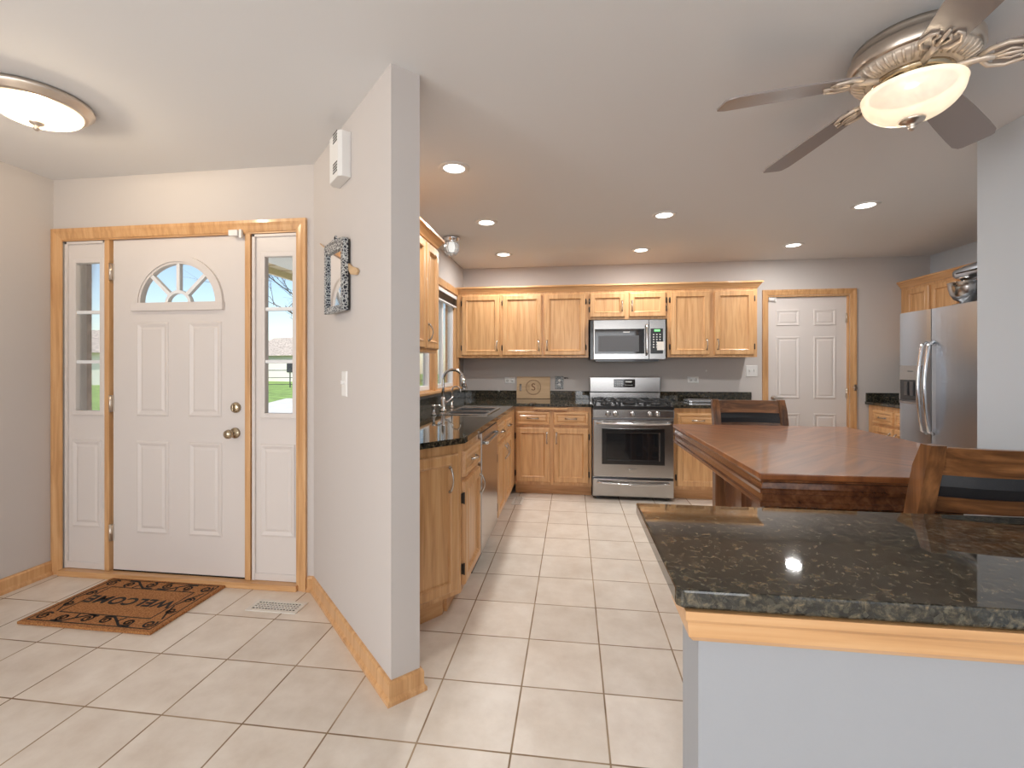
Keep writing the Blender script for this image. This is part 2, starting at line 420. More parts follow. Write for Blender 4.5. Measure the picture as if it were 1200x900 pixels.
        if axis == 'y': m = m @ Matrix.Rotation(R(90), 4, 'X')     # height runs towards -y
        if axis == 'x': m = m @ Matrix.Rotation(R(90), 4, 'Y')     # height runs towards +x
        return self.add(t, m)
    def text(self, s, size, depth, mtx, space=1.0, off=0):
        cu = bpy.data.curves.new('t', 'FONT'); cu.body = s; cu.size = size; cu.extrude = depth / 2
        cu.offset = size * off; cu.align_x = 'CENTER'; cu.align_y = 'CENTER'; cu.space_character = space
        o = bpy.data.objects.new('t', cu); COL.objects.link(o)
        bpy.context.view_layer.update()
        me = bpy.data.meshes.new_from_object(o.evaluated_get(bpy.context.evaluated_depsgraph_get()))
        t = bmesh.new(); t.from_mesh(me)
        bpy.data.objects.remove(o); bpy.data.curves.remove(cu); bpy.data.meshes.remove(me)
        return self.add(t, mtx)
    def build(self, name, mat, parent=None, smooth=None, loc=None):
        me = bpy.data.meshes.new(name); self.bm.to_mesh(me); self.bm.free()
        if smooth is not None:
            for p in me.polygons: p.use_smooth = smooth
        if isinstance(mat, str): mat = M[mat]
        me.materials.append(mat)
        o = bpy.data.objects.new(name, me); COL.objects.link(o)
        if parent: o.parent = parent
        if loc: o.location = loc
        return o

def tag(o, label, cat, group=None):
    o['label'] = label; o['category'] = cat
    if group: o['group'] = group
    return o
def thing(name, label, cat, loc=(0, 0, 0), rz=0, group=None):
    o = bpy.data.objects.new(name, None); COL.objects.link(o)
    o.location = loc; o.rotation_euler = (0, 0, rz); o.empty_display_size = .1
    return tag(o, label, cat, group)
def struct(name, mb, mat, parent=None):
    o = mb.build(name, mat, parent)
    if parent is None: o['kind'] = 'structure'
    return o
def sroot(name, loc=(0, 0, 0), rz=0):
    o = bpy.data.objects.new(name, None); COL.objects.link(o); o.location = loc; o.rotation_euler = (0, 0, rz); o['kind'] = 'structure'
    return o

CEIL = 2.43
# ------------------------------------------------------------------ the setting
XL, XR, YBACK, YREAR = -3.18, 3.68, 5.30, -4.0
YE = 2.45                        # entry wall
XK = -1.274                      # kitchen's window wall
struct('floor', MB().prism([(XL, YREAR), (XR + .1, YREAR), (XR + .1, YBACK), (XK - .12, YBACK), (XK - .12, YE + .12), (XL, YE + .12)], -.08, 0), 'tile')
struct('ceiling', MB().box(XL - .15, XR + .15, YREAR - .15, YBACK + .15, CEIL, CEIL + .1), 'ceiling')
struct('wall_left', MB().box(XL - .12, XL, YREAR, YE + .15, 0, CEIL), 'wall')
w = MB()
w.box(XL, -3.125, YE, YE + .15, 0, CEIL); w.box(-1.545, -1.35, YE, YE + .15, 0, CEIL); w.box(-3.125, -1.545, YE, YE + .15, 2.065, CEIL)
struct('wall_front', w, 'wall')
# diagonal wall stub, 45 degrees, ends in a free edge
DA, DB = (-1.46, 2.45), (-.683, 1.673)
DC, DD = (-.599, 1.757), (XK, 2.432)
struct('wall_diagonal', MB().prism([DA, DB, DC, DD, (XK, 2.6), (-1.46, 2.6)], 0, CEIL), 'wall')
WY0, WY1, WZ0, WZ1 = 3.45, 5.0, 1.055, 2.065
w = MB()
w.box(XK - .13, XK, 2.6, WY0, 0, CEIL); w.box(XK - .13, XK, WY1, YBACK, 0, CEIL)
w.box(XK - .13, XK, WY0, WY1, 0, WZ0); w.box(XK - .13, XK, WY0, WY1, WZ1, CEIL)
struct('wall_kitchen_left', w, 'wall')
KDX0, KDX1, KDZ = 2.09, 2.91, 2.045
w = MB()
w.box(XK - .13, KDX0, YBACK, YBACK + .13, 0, CEIL); w.box(KDX1, XR + .1, YBACK, YBACK + .13, 0, CEIL); w.box(KDX0, KDX1, YBACK, YBACK + .13, KDZ, CEIL)
struct('wall_back', w, 'wall')
struct('wall_kitchen_right', MB().box(XR, XR + .12, 2.64, YBACK, 0, CEIL), 'wall_blue')
XD = 2.05
struct('wall_dining', MB().prism([(XD, YREAR), (XD + .13, YREAR), (XD + .13, 2.52), (XR + .1, 2.52), (XR + .1, 2.64), (XD, 2.64)], 0, CEIL), 'wall_blue')
struct('wall_rear', MB().box(XL - .12, XD + .13, YREAR - .12, YREAR, 0, CEIL), 'wall')

def baseboard(name, path):
    prof = [(0, 0), (.022, 0), (.022, .014), (.013, .026), (.013, .074), (.008, .084), (0, .086)]
    return struct(name, MB().extrude_profile(prof, path), 'oak_z')
baseboard('baseboard_left', [(XL, YREAR), (XL, YE)])
baseboard('baseboard_diagonal', [(-1.495, YE), DA, DB, DC, (-.66, 1.818)])
baseboard('baseboard_dining', [(XD, 2.64), (XD, .85)])
baseboard('baseboard_back', [(2.975, YBACK), (3.1, YBACK)])

# --- unseen window frames on the solid rear wall, added around the fill lamps
for k, cx in enumerate((-1.75, .95)):
    f = MB()
    for a, b_, c, d in ((-.95, -.87, .32, 2.38), (.87, .95, .32, 2.38), (-.87, .87, .32, .40), (-.87, .87, 2.30, 2.38)): f.box(cx + a, cx + b_, YREAR, YREAR + .05, c, d)
    struct('trim_%d' % (8 + k), f, 'oak_z')

f = MB()  # same added frame on the solid left wall, around the side fill lamp
for a, b_, c, d in ((-2.85, -2.77, .32, 2.38), (-1.03, -.95, .32, 2.38), (-2.77, -1.03, .32, .40), (-2.77, -1.03, 2.30, 2.38)): f.box(XL, XL + .05, a, b_, c, d)
struct('trim_10', f, 'oak_z')
# ------------------------------------------------------------------ front door unit
EX0, EX1 = -3.177, -1.5
t = sroot('trim_1', (0, YE, 0))                         # oak casing, mullion posts and threshold
def casing(x0, x1, ztop, wd, y=0, th=.018):
    m = MB()
    prof = [(0, 0), (wd, 0), (wd, th), (wd * .75, th), (wd * .5, th * .7), (wd * .2, th * .55), (0, th * .35)]   # (across from inner edge, proud)
    def sec(px, pz, dx, dz): return [(px + a * dx, y - p, pz + a * dz) for a, p in prof]
    i0, i1, iz = x0 + wd, x1 - wd, ztop - wd
    m.ribbon([sec(i0, 0, -1, 0), sec(i0, iz, -1, 1)]); m.ribbon([sec(i0, iz, -1, 1), sec(i1, iz, 1, 1)]); m.ribbon([sec(i1, iz, 1, 1), sec(i1, 0, 1, 0)])
    return m
casing(EX0, EX1, 2.122, .064).build('casing', 'oak_z', t)
MB().box(-2.829, -2.797, .006, .08, .034, 2.06, .004).build('mullion_post', 'oak_z', t)
MB().box(-1.893, -1.858, .004, .08, .034, 2.06, .004).build('mullion_post', 'oak_z', t)
MB().box(-3.118, -1.55, -.03, .12, .0, .034, .004).build('threshold', 'oak_x', t)
MB().box(-3.118, -1.55, .0, .1, 2.05, 2.064).build('head_jamb', 'oak_x', t)

d = sroot('door_1', (-2.338, YE + .02, 0))              # local x = world x + 2.338
s = MB(); hx = .442; Z0, Z1 = .042, 2.048
s.box(-hx, hx, 0, .026, Z0, 1.655); s.box(-hx, -.275, 0, .026, 1.655, Z1); s.box(.275, hx, 0, .026, 1.655, Z1)
NA = 28
for i in range(NA):
    a0, a1 = PI * i / NA, PI * (i + 1) / NA
    p0 = (.275 * math.cos(a0), 1.655 + .262 * math.sin(a0)); p1 = (.275 * math.cos(a1), 1.655 + .262 * math.sin(a1))
    s.poly_y([p0, (p0[0], Z1), (p1[0], Z1), p1], 0, .026)
emb = [(0, 0), (.005, .007), (.012, .008), (.03, .001), (.045, .006)]
for x0, x1, z0, z1 in ((-.279, -.062, .98, 1.545), (.070, .288, .98, 1.545), (-.279, -.060, .272, .828), (.072, .290, .272, .828)): s.rings(x0, x1, z0, z1, emb)
s.build('door_slab', 'door_white', d)
def arcpts(rx, rz, a0=0, a1=PI, n=28, zc=1.655): return [(rx * math.cos(a0 + (a1 - a0) * i / n), zc + rz * math.sin(a0 + (a1 - a0) * i / n)) for i in range(n + 1)]
f = MB()
def band(m, rx0, rz0, rx1, rz1, y0, y1, zc=1.655, n=28):
    A, B = arcpts(rx0, rz0, zc=zc, n=n), arcpts(rx1, rz1, zc=zc, n=n)
    for i in range(n): m.poly_y([A[i], B[i], B[i + 1], A[i + 1]], y0, y1)
band(f, .30, .285, .262, .250, -.016, .026); band(f, .275, .262, .250, .238, -.009, .0255)
f.box(-.305, .305, -.022, .0262, 1.612, 1.662, .004)
f.build('fanlight_frame', 'door_white', d)
g = MB(); band(g, .086, .08, .068, .062, -.0045, .022)
for k in (1, 2, 3):
    a = PI * k / 4; c_, s_ = math.cos(a), math.sin(a); px, pz = -s_ * .011, c_ * .011
    g.poly_y([(.072 * c_ + px, 1.655 + .068 * s_ + pz), (.265 * c_ + px, 1.655 + .252 * s_ + pz), (.265 * c_ - px, 1.655 + .252 * s_ - pz), (.072 * c_ - px, 1.655 + .068 * s_ - pz)], -.0035, .021)
g.build('muntin', 'vinyl', d)
gl = MB(); gl.poly_y(arcpts(.262, .25), .009, .012); gl.build('glass', 'glass', d)
MB().box(-hx, hx, -.002, .05, .032, .042).build('door_sweep', 'black', d)
for z in (1.856, 1.053, .267):
    h = MB(); h.tube([(-hx - .008, -.012, z - .05), (-hx - .008, -.012, z + .05)], .008); h.box(-hx - .016, -hx + .004, -.008, 0, z - .05, z + .05); h.build('hinge', 'nickel', d)
k = MB(); k.lathe([(.032, 0), (.032, .006), (.026, .012), (.012, .014), (.011, .035), (.022, .042), (.027, .055), (.024, .068), (.012, .074), (0, .075)], (.374, 0, .888), 24, 'y'); k.build('knob', 'brass', d)
k = MB(); k.lathe([(.032, 0), (.031, .008), (.024, .016), (.02, .018), (0, .019)], (.378, 0, 1.037), 24, 'y'); k.box(.373, .383, -.034, -.018, 1.018, 1.056, .003); k.build('deadbolt', 'brass', d)

def sidelight(name, x0, x1, gx0, gx1):
    xc = (x0 + x1) / 2; d = sroot(name, (xc, YE + .02, 0)); a, b_ = x0 - xc, x1 - xc; g0, g1 = gx0 - xc, gx1 - xc
    z0, z1, q0, q1 = .036, 2.048, 1.004, 1.918
    s = MB(); s.box(a, b_, 0, .022, z0, q0); s.box(a, b_, 0, .022, q1, z1); s.box(a, g0, 0, .022, q0, q1); s.box(g1, b_, 0, .022, q0, q1)
    s.rings(a + .045, b_ - .03, .29, .828, emb)
    s.box(a, a + .018, -.012, 0, z0, z1, .002); s.box(b_ - .012, b_, -.012, 0, z0, z1, .002); s.box(a, b_, -.012, 0, z1 - .016, z1, .002); s.box(a, b_, -.008, 0, z0, z0 + .04, .002)
    s.build('panel', 'door_white', d)
    f = MB(); wd = .024
    for bx in ((g0 - wd, g0 + .004, q0 - wd, q1 + wd), (g1 - .004, g1 + wd, q0 - wd, q1 + wd), (g0, g1, q1 - .004, q1 + wd), (g0, g1, q0 - wd, q0 + .004)): f.box(bx[0], bx[1], -.014, .0225, bx[2], bx[3], .004)
    f.build('glazing_frame', 'door_white', d)
    m = MB()
    for z in (1.307, 1.612): m.box(g0, g1, -.006, .019, z - .010, z + .010, .003)
    m.build('muntin', 'vinyl', d)
    MB().box(g0, g1, .009, .012, q0, q1).build('glass', 'glass', d)
sidelight('window_1', -3.112, -2.830, -3.035, -2.858)
sidelight('window_2', -1.850, -1.554, -1.772, -1.592)

def contact_sensor(label, loc, two_dx):
    t = thing('contact_sensor', label, 'sensor', loc)
    MB().box(-.045, .012, -.022, 0, -.017, .017, .003).build('sensor_body', 'white', t)
    MB().box(.018, .034, -.018, 0, -.030, .020, .003).build('magnet', 'white', t)
contact_sensor('white plastic contact sensor at top corner of the front door', (-1.93, YE - .003, 2.052), 1)

# ------------------------------------------------------------------ kitchen door
t = sroot('trim_2', (0, YBACK, 0)); casing(2.038, 2.973, 2.108, .060).build('casing', 'oak_z', t)
j = MB(); j.box(KDX0, KDX0 + .012, 0, .12, 0, KDZ); j.box(KDX1 - .012, KDX1, 0, .12, 0, KDZ); j.box(KDX0 + .012, KDX1 - .012, 0, .12, KDZ - .012, KDZ); j.build('jamb', 'oak_z', t)
d = sroot('door_2', (2.5, YBACK + .03, 0))
s = MB(); hx = .397; s.box(-hx, hx, 0, .04, .012, 2.03)
for x0, x1 in ((-.308, -.070), (.070, .292)):
    for z0, z1 in ((1.722, 1.896), (.936, 1.604), (.15, .775)): s.rings(x0, x1, z0, z1, emb)
s.build('door_slab', 'door_white', d)
for z in (1.80, 1.0, .2):
    h = MB(); h.tube([(hx - .003, -.010, z - .05), (hx - .003, -.010, z + .05)], .008); h.box(hx - .012, hx + .01, -.006, 0, z - .05, z + .05); h.build('hinge', 'nickel', d)
l_ = MB(); l_.lathe([(.026, 0), (.026, .006), (.010, .012), (.010, .04), (0, .041)], (-.335, 0, .94), 20, 'y'); l_.box(-.345, -.25, -.045, -.030, .93, .95, .004); l_.build('lever', 'nickel', d)
contact_sensor('white plastic contact sensor at top left of the six panel kitchen door', (2.155, YBACK + .026, 2.012), -1)
t = tag(MB().tube([(2.955, YBACK - .02, 1.06), (2.955, YBACK - .05, 1.06), (2.915, YBACK - .05, 1.062)], .006).box(2.945, 2.966, YBACK - .026, YBACK - .012, 1.03, 1.09, .003).build('door_latch', 'nickel'),
        'small metal flip latch on right casing of the six panel kitchen door', 'latch')

# ------------------------------------------------------------------ kitchen window
t = sroot('trim_3', (XK, 0, 0))
c = MB(); wd = .07
for y0, y1, z0, z1 in ((WY0 - wd, WY0, WZ0 - .02, WZ1 + wd), (WY1, WY1 + wd, WZ0 - .02, WZ1 + wd), (WY0, WY1, WZ1, WZ1 + wd)): c.box(0, .018, y0, y1, z0, z1, .004)
c.build('casing', 'oak_z', t)
MB().box(0, .055, WY0 - .09, WY1 + .09, WZ0 - .022, WZ0, .004).build('stool', 'oak_y', t)
MB().box(0, .014, WY0 - wd, WY1 + wd, WZ0 - .03, WZ0 - .022, .001).build('apron', 'oak_y', t)
MB().box(-.10, .016, 4.135, 4.205, WZ0, WZ1, .003).build('mullion_post', 'oak_z', t)
j = MB(); j.box(-.13, 0, WY0, WY0 + .012, WZ0, WZ1); j.box(-.13, 0, WY1 - .012, WY1, WZ0, WZ1); j.box(-.13, 0, WY0 + .012, WY1 - .012, WZ1 - .012, WZ1); j.box(-.13, 0, WY0 + .012, WY1 - .012, WZ0, WZ0 + .008); j.build('jamb', 'oak_z', t)
for k, (y0, y1) in enumerate(((WY0 + .014, 4.133), (4.207, WY1 - .014))):
    d = sroot('window_%d' % (3 + k), (XK - .07, (y0 + y1) / 2, 0)); h = (y1 - y0) / 2; z0, z1 = WZ0 + .01, WZ1 - .014
    f = MB()
    for a, b_, c_, e in ((-h, -h + .04, z0, z1), (h - .04, h, z0, z1), (-h + .04, h - .04, z0, z0 + .04), (-h + .04, h - .04, z1 - .04, z1)): f.box(-.02, .03, a, b_, c_, e, .004)
    f.box(-.012, .022, -.022, .022, z0 + .04, z1 - .04, .003)
    f.build('sash_frame', 'vinyl', d)
    MB().box(-.002, .002, -h + .03, h - .03, z0 + .03, z1 - .03).build('glass', 'glass', d)
b_ = thing('window_blind', 'raised grey slatted blind stacked at top of the sink window', 'blind', (XK - .015, 4.605, WZ1 - .012))
MB().box(-.02, .02, -.37, .37, -.035, 0, .003).build('head_rail', 'vinyl', b_)
m = MB()
for i in range(7): m.box(-.02, .02, -.365, .365, -.046 - i * .010, -.042 - i * .010)
m.build('slat', 'steel_dark', b_).__setitem__('kind', 'stuff')
MB().box(-.018, .018, -.365, .365, -.125, -.110, .003).build('bottom_rail', 'vinyl', b_)

# ------------------------------------------------------------------ cabinets
DOOR_L = [(0, .005), (.003, .019), (.010, .023), (.046, .023), (.050, .026), (.056, .022), (.061, .011), (.066, .010)]
DRAW_L = [(0, .005), (.003, .019), (.010, .023), (.024, .023), (.030, .012), (.035, .012), (.046, .019)]
def pull(m, x, z, vert, y=-.023, L=.105):
    """arched pull with flared ends"""
    pts = []; rr = []
    for i in range(15):
        u = i / 14; a = (u - .5) * L; o = .006 + .024 * math.sin(PI * u) ** .8
        pts.append((x, y - o, z + a) if vert else (x + a, y - o, z)); rr.append(.0038 + .0035 * abs(u - .5) ** 2 * 4)
    m.tube(pts, rr, 8)
    for sgn in (-1, 1):
        c = (x, y, z + sgn * L / 2) if vert else (x + sgn * L / 2, y, z)
        m.lathe([(.009, 0), (.008, .005), (.004, .008), (0, .009)], c, 12, 'y')
def cab_door(root, x0, x1, z0, z1, handle, hinge, hz=None):
    """handle: 'l'/'r' side, hinge side the other; low = handle near the bottom"""
    d = MB().rings(x0, x1, z0, z1, DOOR_L, 0, back=0).build('door', 'oak_z', root)
    hx = x0 + .030 if handle == 'l' else x1 - .030
    m = MB(); pull(m, hx, hz, True); m.build('handle', 'pewter', d)
    if hinge:
        xx = x1 + .005 if hinge == 'r' else x0 - .005
        for z in (z0 + .085, z1 - .085):
            h = MB(); h.box(xx - .007, xx + .007, -.012, .002, z - .026, z + .026, .002); h.tube([(xx, -.014, z - .03), (xx, -.014, z + .03)], .004, 6)
            h.build('hinge', 'hinge', root)
def cab_drawer(root, x0, x1, z0, z1):
    d = MB().rings(x0, x1, z0, z1, DRAW_L, 0, back=0).build('drawer', 'oak_x', root)
    m = MB(); pull(m, (x0 + x1) / 2, (z0 + z1) / 2, False, -.019); m.build('handle', 'pewter', d)
def frame_face(m, x0, x1, z0, z1, xs, zs, wd=.02):
    pass
BH, TK = .883, .105
def base_cab(label, loc, rz, w, depth, doors, drawers, toe=True, sink=False):
    r = thing('base_cabinet', label, 'cabinet', loc, rz)
    b = MB()
    if sink:
        b.box(0, w, 0, depth, TK, .68); b.box(0, w, 0, .02, .68, BH); b.box(0, .004, .02, depth, .68, BH); b.box(w - .3, w, .02, depth, .68, BH)
    else: b.box(0, w, 0, depth, TK, BH, .001)
    b.build('body', 'oak_z', r)
    if toe: MB().box(0, w, .075, depth - .02, 0, TK).build('toe_kick', 'oak_x', r)
    for x0, x1, hd, hg in doors: cab_door(r, x0, x1, .135, .675, hd, hg, .575)
    for x0, x1 in drawers: cab_drawer(r, x0, x1, .70, .835)
    return r
def wall_cab(label, loc, rz, w, depth, h, doors, zb=0, hz=.13):
    r = thing('wall_cabinet', label, 'cabinet', loc, rz)
    b = MB(); b.box(0, w, 0, depth, 0, h, .001); b.build('body', 'oak_z', r)
    for x0, x1, hd, hg in doors: cab_door(r, x0, x1, .022, h - .025, hd, hg, hz)
    return r

YU = 4.98; UB = 1.378; UT = 2.085
wall_cab('single door oak wall cabinet in the corner beside the sink window', (XK + .004, YU, UB), 0, .50, YBACK - YU - .002, UT - UB, [(.058, .484, 'r', 'l')])
wall_cab('double door oak wall cabinet left of the microwave', (-.770, YU, UB), 0, .940, YBACK - YU - .002, UT - UB, [(.012, .440, 'r', 'l'), (.469, .907, 'l', 'r')])
wall_cab('short two door oak cabinet directly above the microwave', (.170, YU, 1.78), 0, .812, YBACK - YU - .002, UT - 1.78, [(.014, .379, 'r', 'l'), (.421, .796, 'l', 'r')], hz=.14)
wall_cab('double door oak wall cabinet right of the microwave', (.982, YU, UB), 0, .886, YBACK - YU - .002, UT - UB, [(.030, .420, 'r', 'l'), (.467, .852, 'l', 'r')])
CROWN = [(0, 0), (.006, .0), (.012, .012), (.035, .045), (.045, .052), (.045, .068), (0, .068)]
tag(MB().extrude_profile([(o, UT - .001 + z) for o, z in CROWN], [(XK + .004, YU), (1.868, YU), (1.868, YBACK - .002)]).build('crown_molding', 'oak_x'),
    'long oak crown molding along top of the cabinets on the back wall', 'molding')
# near left wall cabinet
wall_cab('tall oak wall cabinet on the window wall, partly behind the diagonal wall', (-.952, 2.56, 1.372), R(90), .60, .318, .74, [(.02, .29, 'l', None), (.31, .58, 'l', 'r')], hz=.13)
tag(MB().extrude_profile([(o, 2.111 + z) for o, z in CROWN], [(XK + .004, 2.56), (-.952, 2.56), (-.952, 3.16), (XK + .004, 3.16)]).build('crown_molding', 'oak_y'),
    'short oak crown molding on the wall cabinet beside the diagonal wall', 'molding')

YF = 4.575; XF = -.575
cb = base_cab('oak base cabinet with two drawers and two doors, left of the stove', (-.572, YF, 0), 0, .757, YBACK - YF - .003, [(.012, .350, 'r', 'l'), (.385, .728, 'l', 'r')], [(.012, .350), (.385, .728)])
MB().box(.187, .527, -.040, .0, .856, .8745, .003).build('pull_out_board', 'oak_x', cb)
base_cab('oak base cabinet right of the stove, partly behind the dining table', (.957, YF, 0), 0, .943, YBACK - YF - .003, [(.03, .425, 'r', 'l'), (.46, .91, 'l', 'r')], [(.03, .425), (.46, .91)])
base_cab('narrow oak base cabinet with one drawer over one door, before the dishwasher', (XF, 2.338, 0), R(90), .437, .585, [(.018, .415, 'r', 'l')], [(.018, .415)])
base_cab('oak sink base cabinet between the dishwasher and the corner', (XF, 3.392, 0), R(90), 1.183, .69, [(.03, .40, 'r', 'l'), (.43, .80, 'l', 'r')], [(.03, .40), (.43, .80)], sink=True)
# angled end cabinet
AP, BP = (-.841, 1.999), (-.575, 2.330)
ang = math.atan2(BP[1] - AP[1], BP[0] - AP[0]); wA = math.hypot(BP[0] - AP[0], BP[1] - AP[1])
r = thing('angled_cabinet', 'oak base cabinet with angled door, at end of the sink counter behind the diagonal wall', 'cabinet', (AP[0], AP[1], 0), ang)
Ri = Matrix.Rotation(-ang, 2)
def loc2(p): v = Ri @ Vector((p[0] - AP[0], p[1] - AP[1])); return (v.x, v.y)
pg = [loc2(p) for p in ((-.838, 2.004), (-.575, 2.331), (-.575, 2.336), (-1.262, 2.336), (-1.262, 2.428))]
pg = [loc2(p) for p in ((-.836, 2.006), (-.575, 2.331), (-.575, 2.336), (-1.165, 2.336))]
MB().prism(pg, TK, BH).build('body', 'oak_z', r)
tk = [loc2(p) for p in ((-.86, 2.06), (-.665, 2.305), (-.665, 2.336), (-1.10, 2.336))]
MB().prism(tk, 0, TK).build('toe_kick', 'oak_x', r)
dd = MB().rings(.07, wA - .025, .135, .835, DOOR_L, 0, back=0).build('door', 'oak_z', r)
m = MB(); pull(m, wA - .085, .71, True, L=.12); m.build('handle', 'pewter', dd)

# ------------------------------------------------------------------ counters
CT0, CT1 = .884, .914
t = thing('countertop', 'L shaped dark granite countertop with backsplash, around the sink and the corner', 'countertop', (XK, YBACK, 0))
def off(o, pts): return [(x - o[0], y - o[1]) for x, y in pts]
O = (XK, YBACK)
SX0, SX1, SY0, SY1 = -.985, -.645, 3.40, 3.98
m = MB()
m.prism(off(O, [(-.816, 1.978), (-.548, 2.31), (-.545, 2.36), (-.545, SY0), (XK + .002, SY0), (XK + .002, 2.445)]), CT0, CT1)
m.prism(off(O, [(SX1, SY0), (-.545, SY0), (-.545, SY1), (SX1, SY1)]), CT0, CT1)
m.prism(off(O, [(XK + .002, SY0), (SX0, SY0), (SX0, SY1), (XK + .002, SY1)]), CT0, CT1)
m.prism(off(O, [(XK + .002, SY1), (-.545, SY1), (-.545, 4.547), (.188, 4.547), (.188, YBACK - .002), (XK + .002, YBACK - .002)]), CT0, CT1)
bmesh.ops.remove_doubles(m.bm, verts=m.bm.verts[:], dist=.0005)
m.build('worktop', 'granite', t)
m = MB(); m.box(.022, .188 - XK, -.022, -.002, CT1, 1.004, .002); m.build('backsplash', 'granite', t)
m = MB(); m.box(.002, .022, 2.445 - YBACK, -.002, CT1, 1.004, .002); m.build('backsplash', 'granite', t)
t = thing('countertop', 'dark granite countertop section right of the stove', 'countertop', (.957, YBACK, 0))
MB().box(0, .965, 4.547 - YBACK, -.002, CT0, CT1, .004).build('worktop', 'granite', t)
MB().box(0, .965, -.022, -.002, CT1, 1.004, .002).build('backsplash', 'granite', t)

# sink and taps
t = thing('sink', 'stainless steel double bowl sink set in the granite under the window', 'sink', ((SX0 + SX1) / 2, (SY0 + SY1) / 2, CT1))
hx, hy = (SX1 - SX0) / 2, (SY1 - SY0) / 2
rim = MB(); e = .016
for a, b_, c, d in ((-hx - e, -hx + .012, -hy - e, hy + e), (hx - .012, hx + e, -hy - e, hy + e), (-hx + .012, hx - .012, -hy - e, -hy + .012), (-hx + .012, hx - .012, hy - .012, hy + e), (-hx + .012, hx - .012, -.045, -.020)): rim.box(a, b_, c, d, .0005, .007, .002)
rim.build('rim', 'chrome', t)
for y0, y1 in ((-hy + .012, -.045), (-.020, hy - .012)):
    b_ = MB(); x0, x1 = -hx + .012, hx - .012
    b_.box(x0, x1, y0, y1, -.19, -.185); b_.box(x0, x0 + .004, y0, y1, -.185, .002); b_.box(x1 - .004, x1, y0, y1, -.185, .002); b_.box(x0 + .004, x1 - .004, y0, y0 + .004, -.185, .002); b_.box(x0 + .004, x1 - .004, y1 - .004, y1, -.185, .002)
    b_.build('bowl', 'bowl_steel', t)
t = thing('faucet', 'tall chrome gooseneck faucet behind the sink', 'faucet', (-1.05, 3.66, CT1))
m = MB(); m.lathe([(.030, 0), (.030, .008), (.022, .016), (.019, .02), (.019, .10), (.014, .115)], (0, 0, 0), 24)
pts = [(0, 0, .10), (0, 0, .20)] + [(.085 - .085 * math.cos(a), 0, .255 + .085 * math.sin(a)) for a in [PI * i / 16 for i in range(15)]]
m.tube(pts, .0125, 14); m.build('spout', 'chrome', t)
px = pts[-1]; m = MB(); m.tube([px, (px[0] + .008, 0, px[2] - .04), (px[0] + .018, 0, px[2] - .105)], [.013, .017, .022], 14); m.build('spray_head', 'chrome', t)
m = MB(); m.tube([(.018, .0, .07), (.045, .02, .085), (.075, .05, .12)], [.008, .007, .005], 10); m.build('handle', 'chrome', t)
t = thing('soap_dispenser', 'small chrome soap pump on the counter, nearest the diagonal wall', 'soap dispenser', (-1.03, 3.34, CT1))
m = MB(); m.lathe([(.02, 0), (.02, .01), (.011, .018), (.010, .06), (.014, .065), (.014, .078), (0, .08)], (0, 0, 0), 20); m.build('pump', 'chrome', t)
m = MB(); m.tube([(0, 0, .072), (.04, 0, .074), (.065, 0, .062)], .006, 10); m.build('nozzle', 'chrome', t)
t = thing('side_tap', 'slim small chrome tap just beyond the gooseneck faucet', 'tap', (-1.06, 3.97, CT1))
m = MB(); m.lathe([(.018, 0), (.018, .008), (.009, .014), (.008, .05)], (0, 0, 0), 16); m.tube([(0, 0, .04), (0, 0, .15)] + [(.04 - .04 * math.cos(a), 0, .15 + .04 * math.sin(a)) for a in [PI * i / 10 for i in range(11)]] + [(.08, 0, .135)], .0055, 10); m.build('spout', 'chrome', t)
m = MB(); m.tube([(0, .008, .045), (0, .045, .055)], .005, 8); m.build('lever', 'chrome', t)

# ------------------------------------------------------------------ dishwasher
t = thing('dishwasher', 'stainless steel dishwasher built in under the sink counter', 'dishwasher', (XF, 2.782, 0), R(90))
w = .600
MB().box(0, w, .02, .60, .09, .875).build('body', 'steel_dark', t)
dr = MB().box(.006, w - .006, -.022, .02, .125, .868, .006).build('door', 'steel', t)
m = MB(); m.tube([(.06, -.022, .80), (.06, -.042, .80), (.09, -.046, .80), (w - .09, -.046, .80), (w - .06, -.042, .80), (w - .06, -.022, .80)], .011, 12); m.build('handle', 'chrome', dr)
MB().box(.02, w - .02, -.014, .02, .868, .880).build('control_strip', 'black', t)
MB().box(.006, w - .006, .04, .07, 0, .10).build('toe_panel', 'black', t)

# ------------------------------------------------------------------ stove
t = thing('gas_range', 'stainless steel gas range standing between the oak base cabinets', 'stove', (.192, 4.50, 0))
w = .76; dep = YBACK - 4.50 - .01
b_ = MB(); b_.box(0, w, .035, dep, .025, .895, .003)
for x in (.04, w - .06):
    for y in (.08, dep - .08): b_.box(x, x + .03, y, y + .03, 0, .03)
b_.build('body', 'steel_dark', t)
dr = MB().box(.004, w - .004, 0, .036, .035, .205, .008).build('drawer', 'steel', t)
m = MB(); m.tube([(.05, 0, .165)] + [(.05 + (w - .1) * i / 12, -.03 - .014 * math.sin(PI * i / 12), .172 - .010 * math.sin(PI * i / 12)) for i in range(13)] + [(w - .05, 0, .165)], .010, 10); m.build('handle', 'chrome', dr)
od = MB().rings(.004, w - .004, .222, .775, [(0, 0), (.006, .006)], 0.0, back=.036)
od = od.build('oven_door', 'steel', t)
MB().rings(.088, w - .088, .345, .690, [(0, .010), (.004, .013), (.040, .013), (.046, .011)], 0, back=.002).build('oven_window', 'black', od)
MB().box(.135, w - .150, -.0128, -.010, .395, .645).build('glass', 'black_glass', od)
m = MB(); m.box(.618, .626, -.0155, -.0115, .385, .655); m.build('window_strip', 'steel', od)
m = MB(); m.tube([(.04, -.005, .745)] + [(.04 + (w - .08) * i / 12, -.045 - .018 * math.sin(PI * i / 12), .745 - .006 * math.sin(PI * i / 12)) for i in range(13)] + [(w - .04, -.005, .745)], .012, 12); m.build('handle', 'chrome', od)
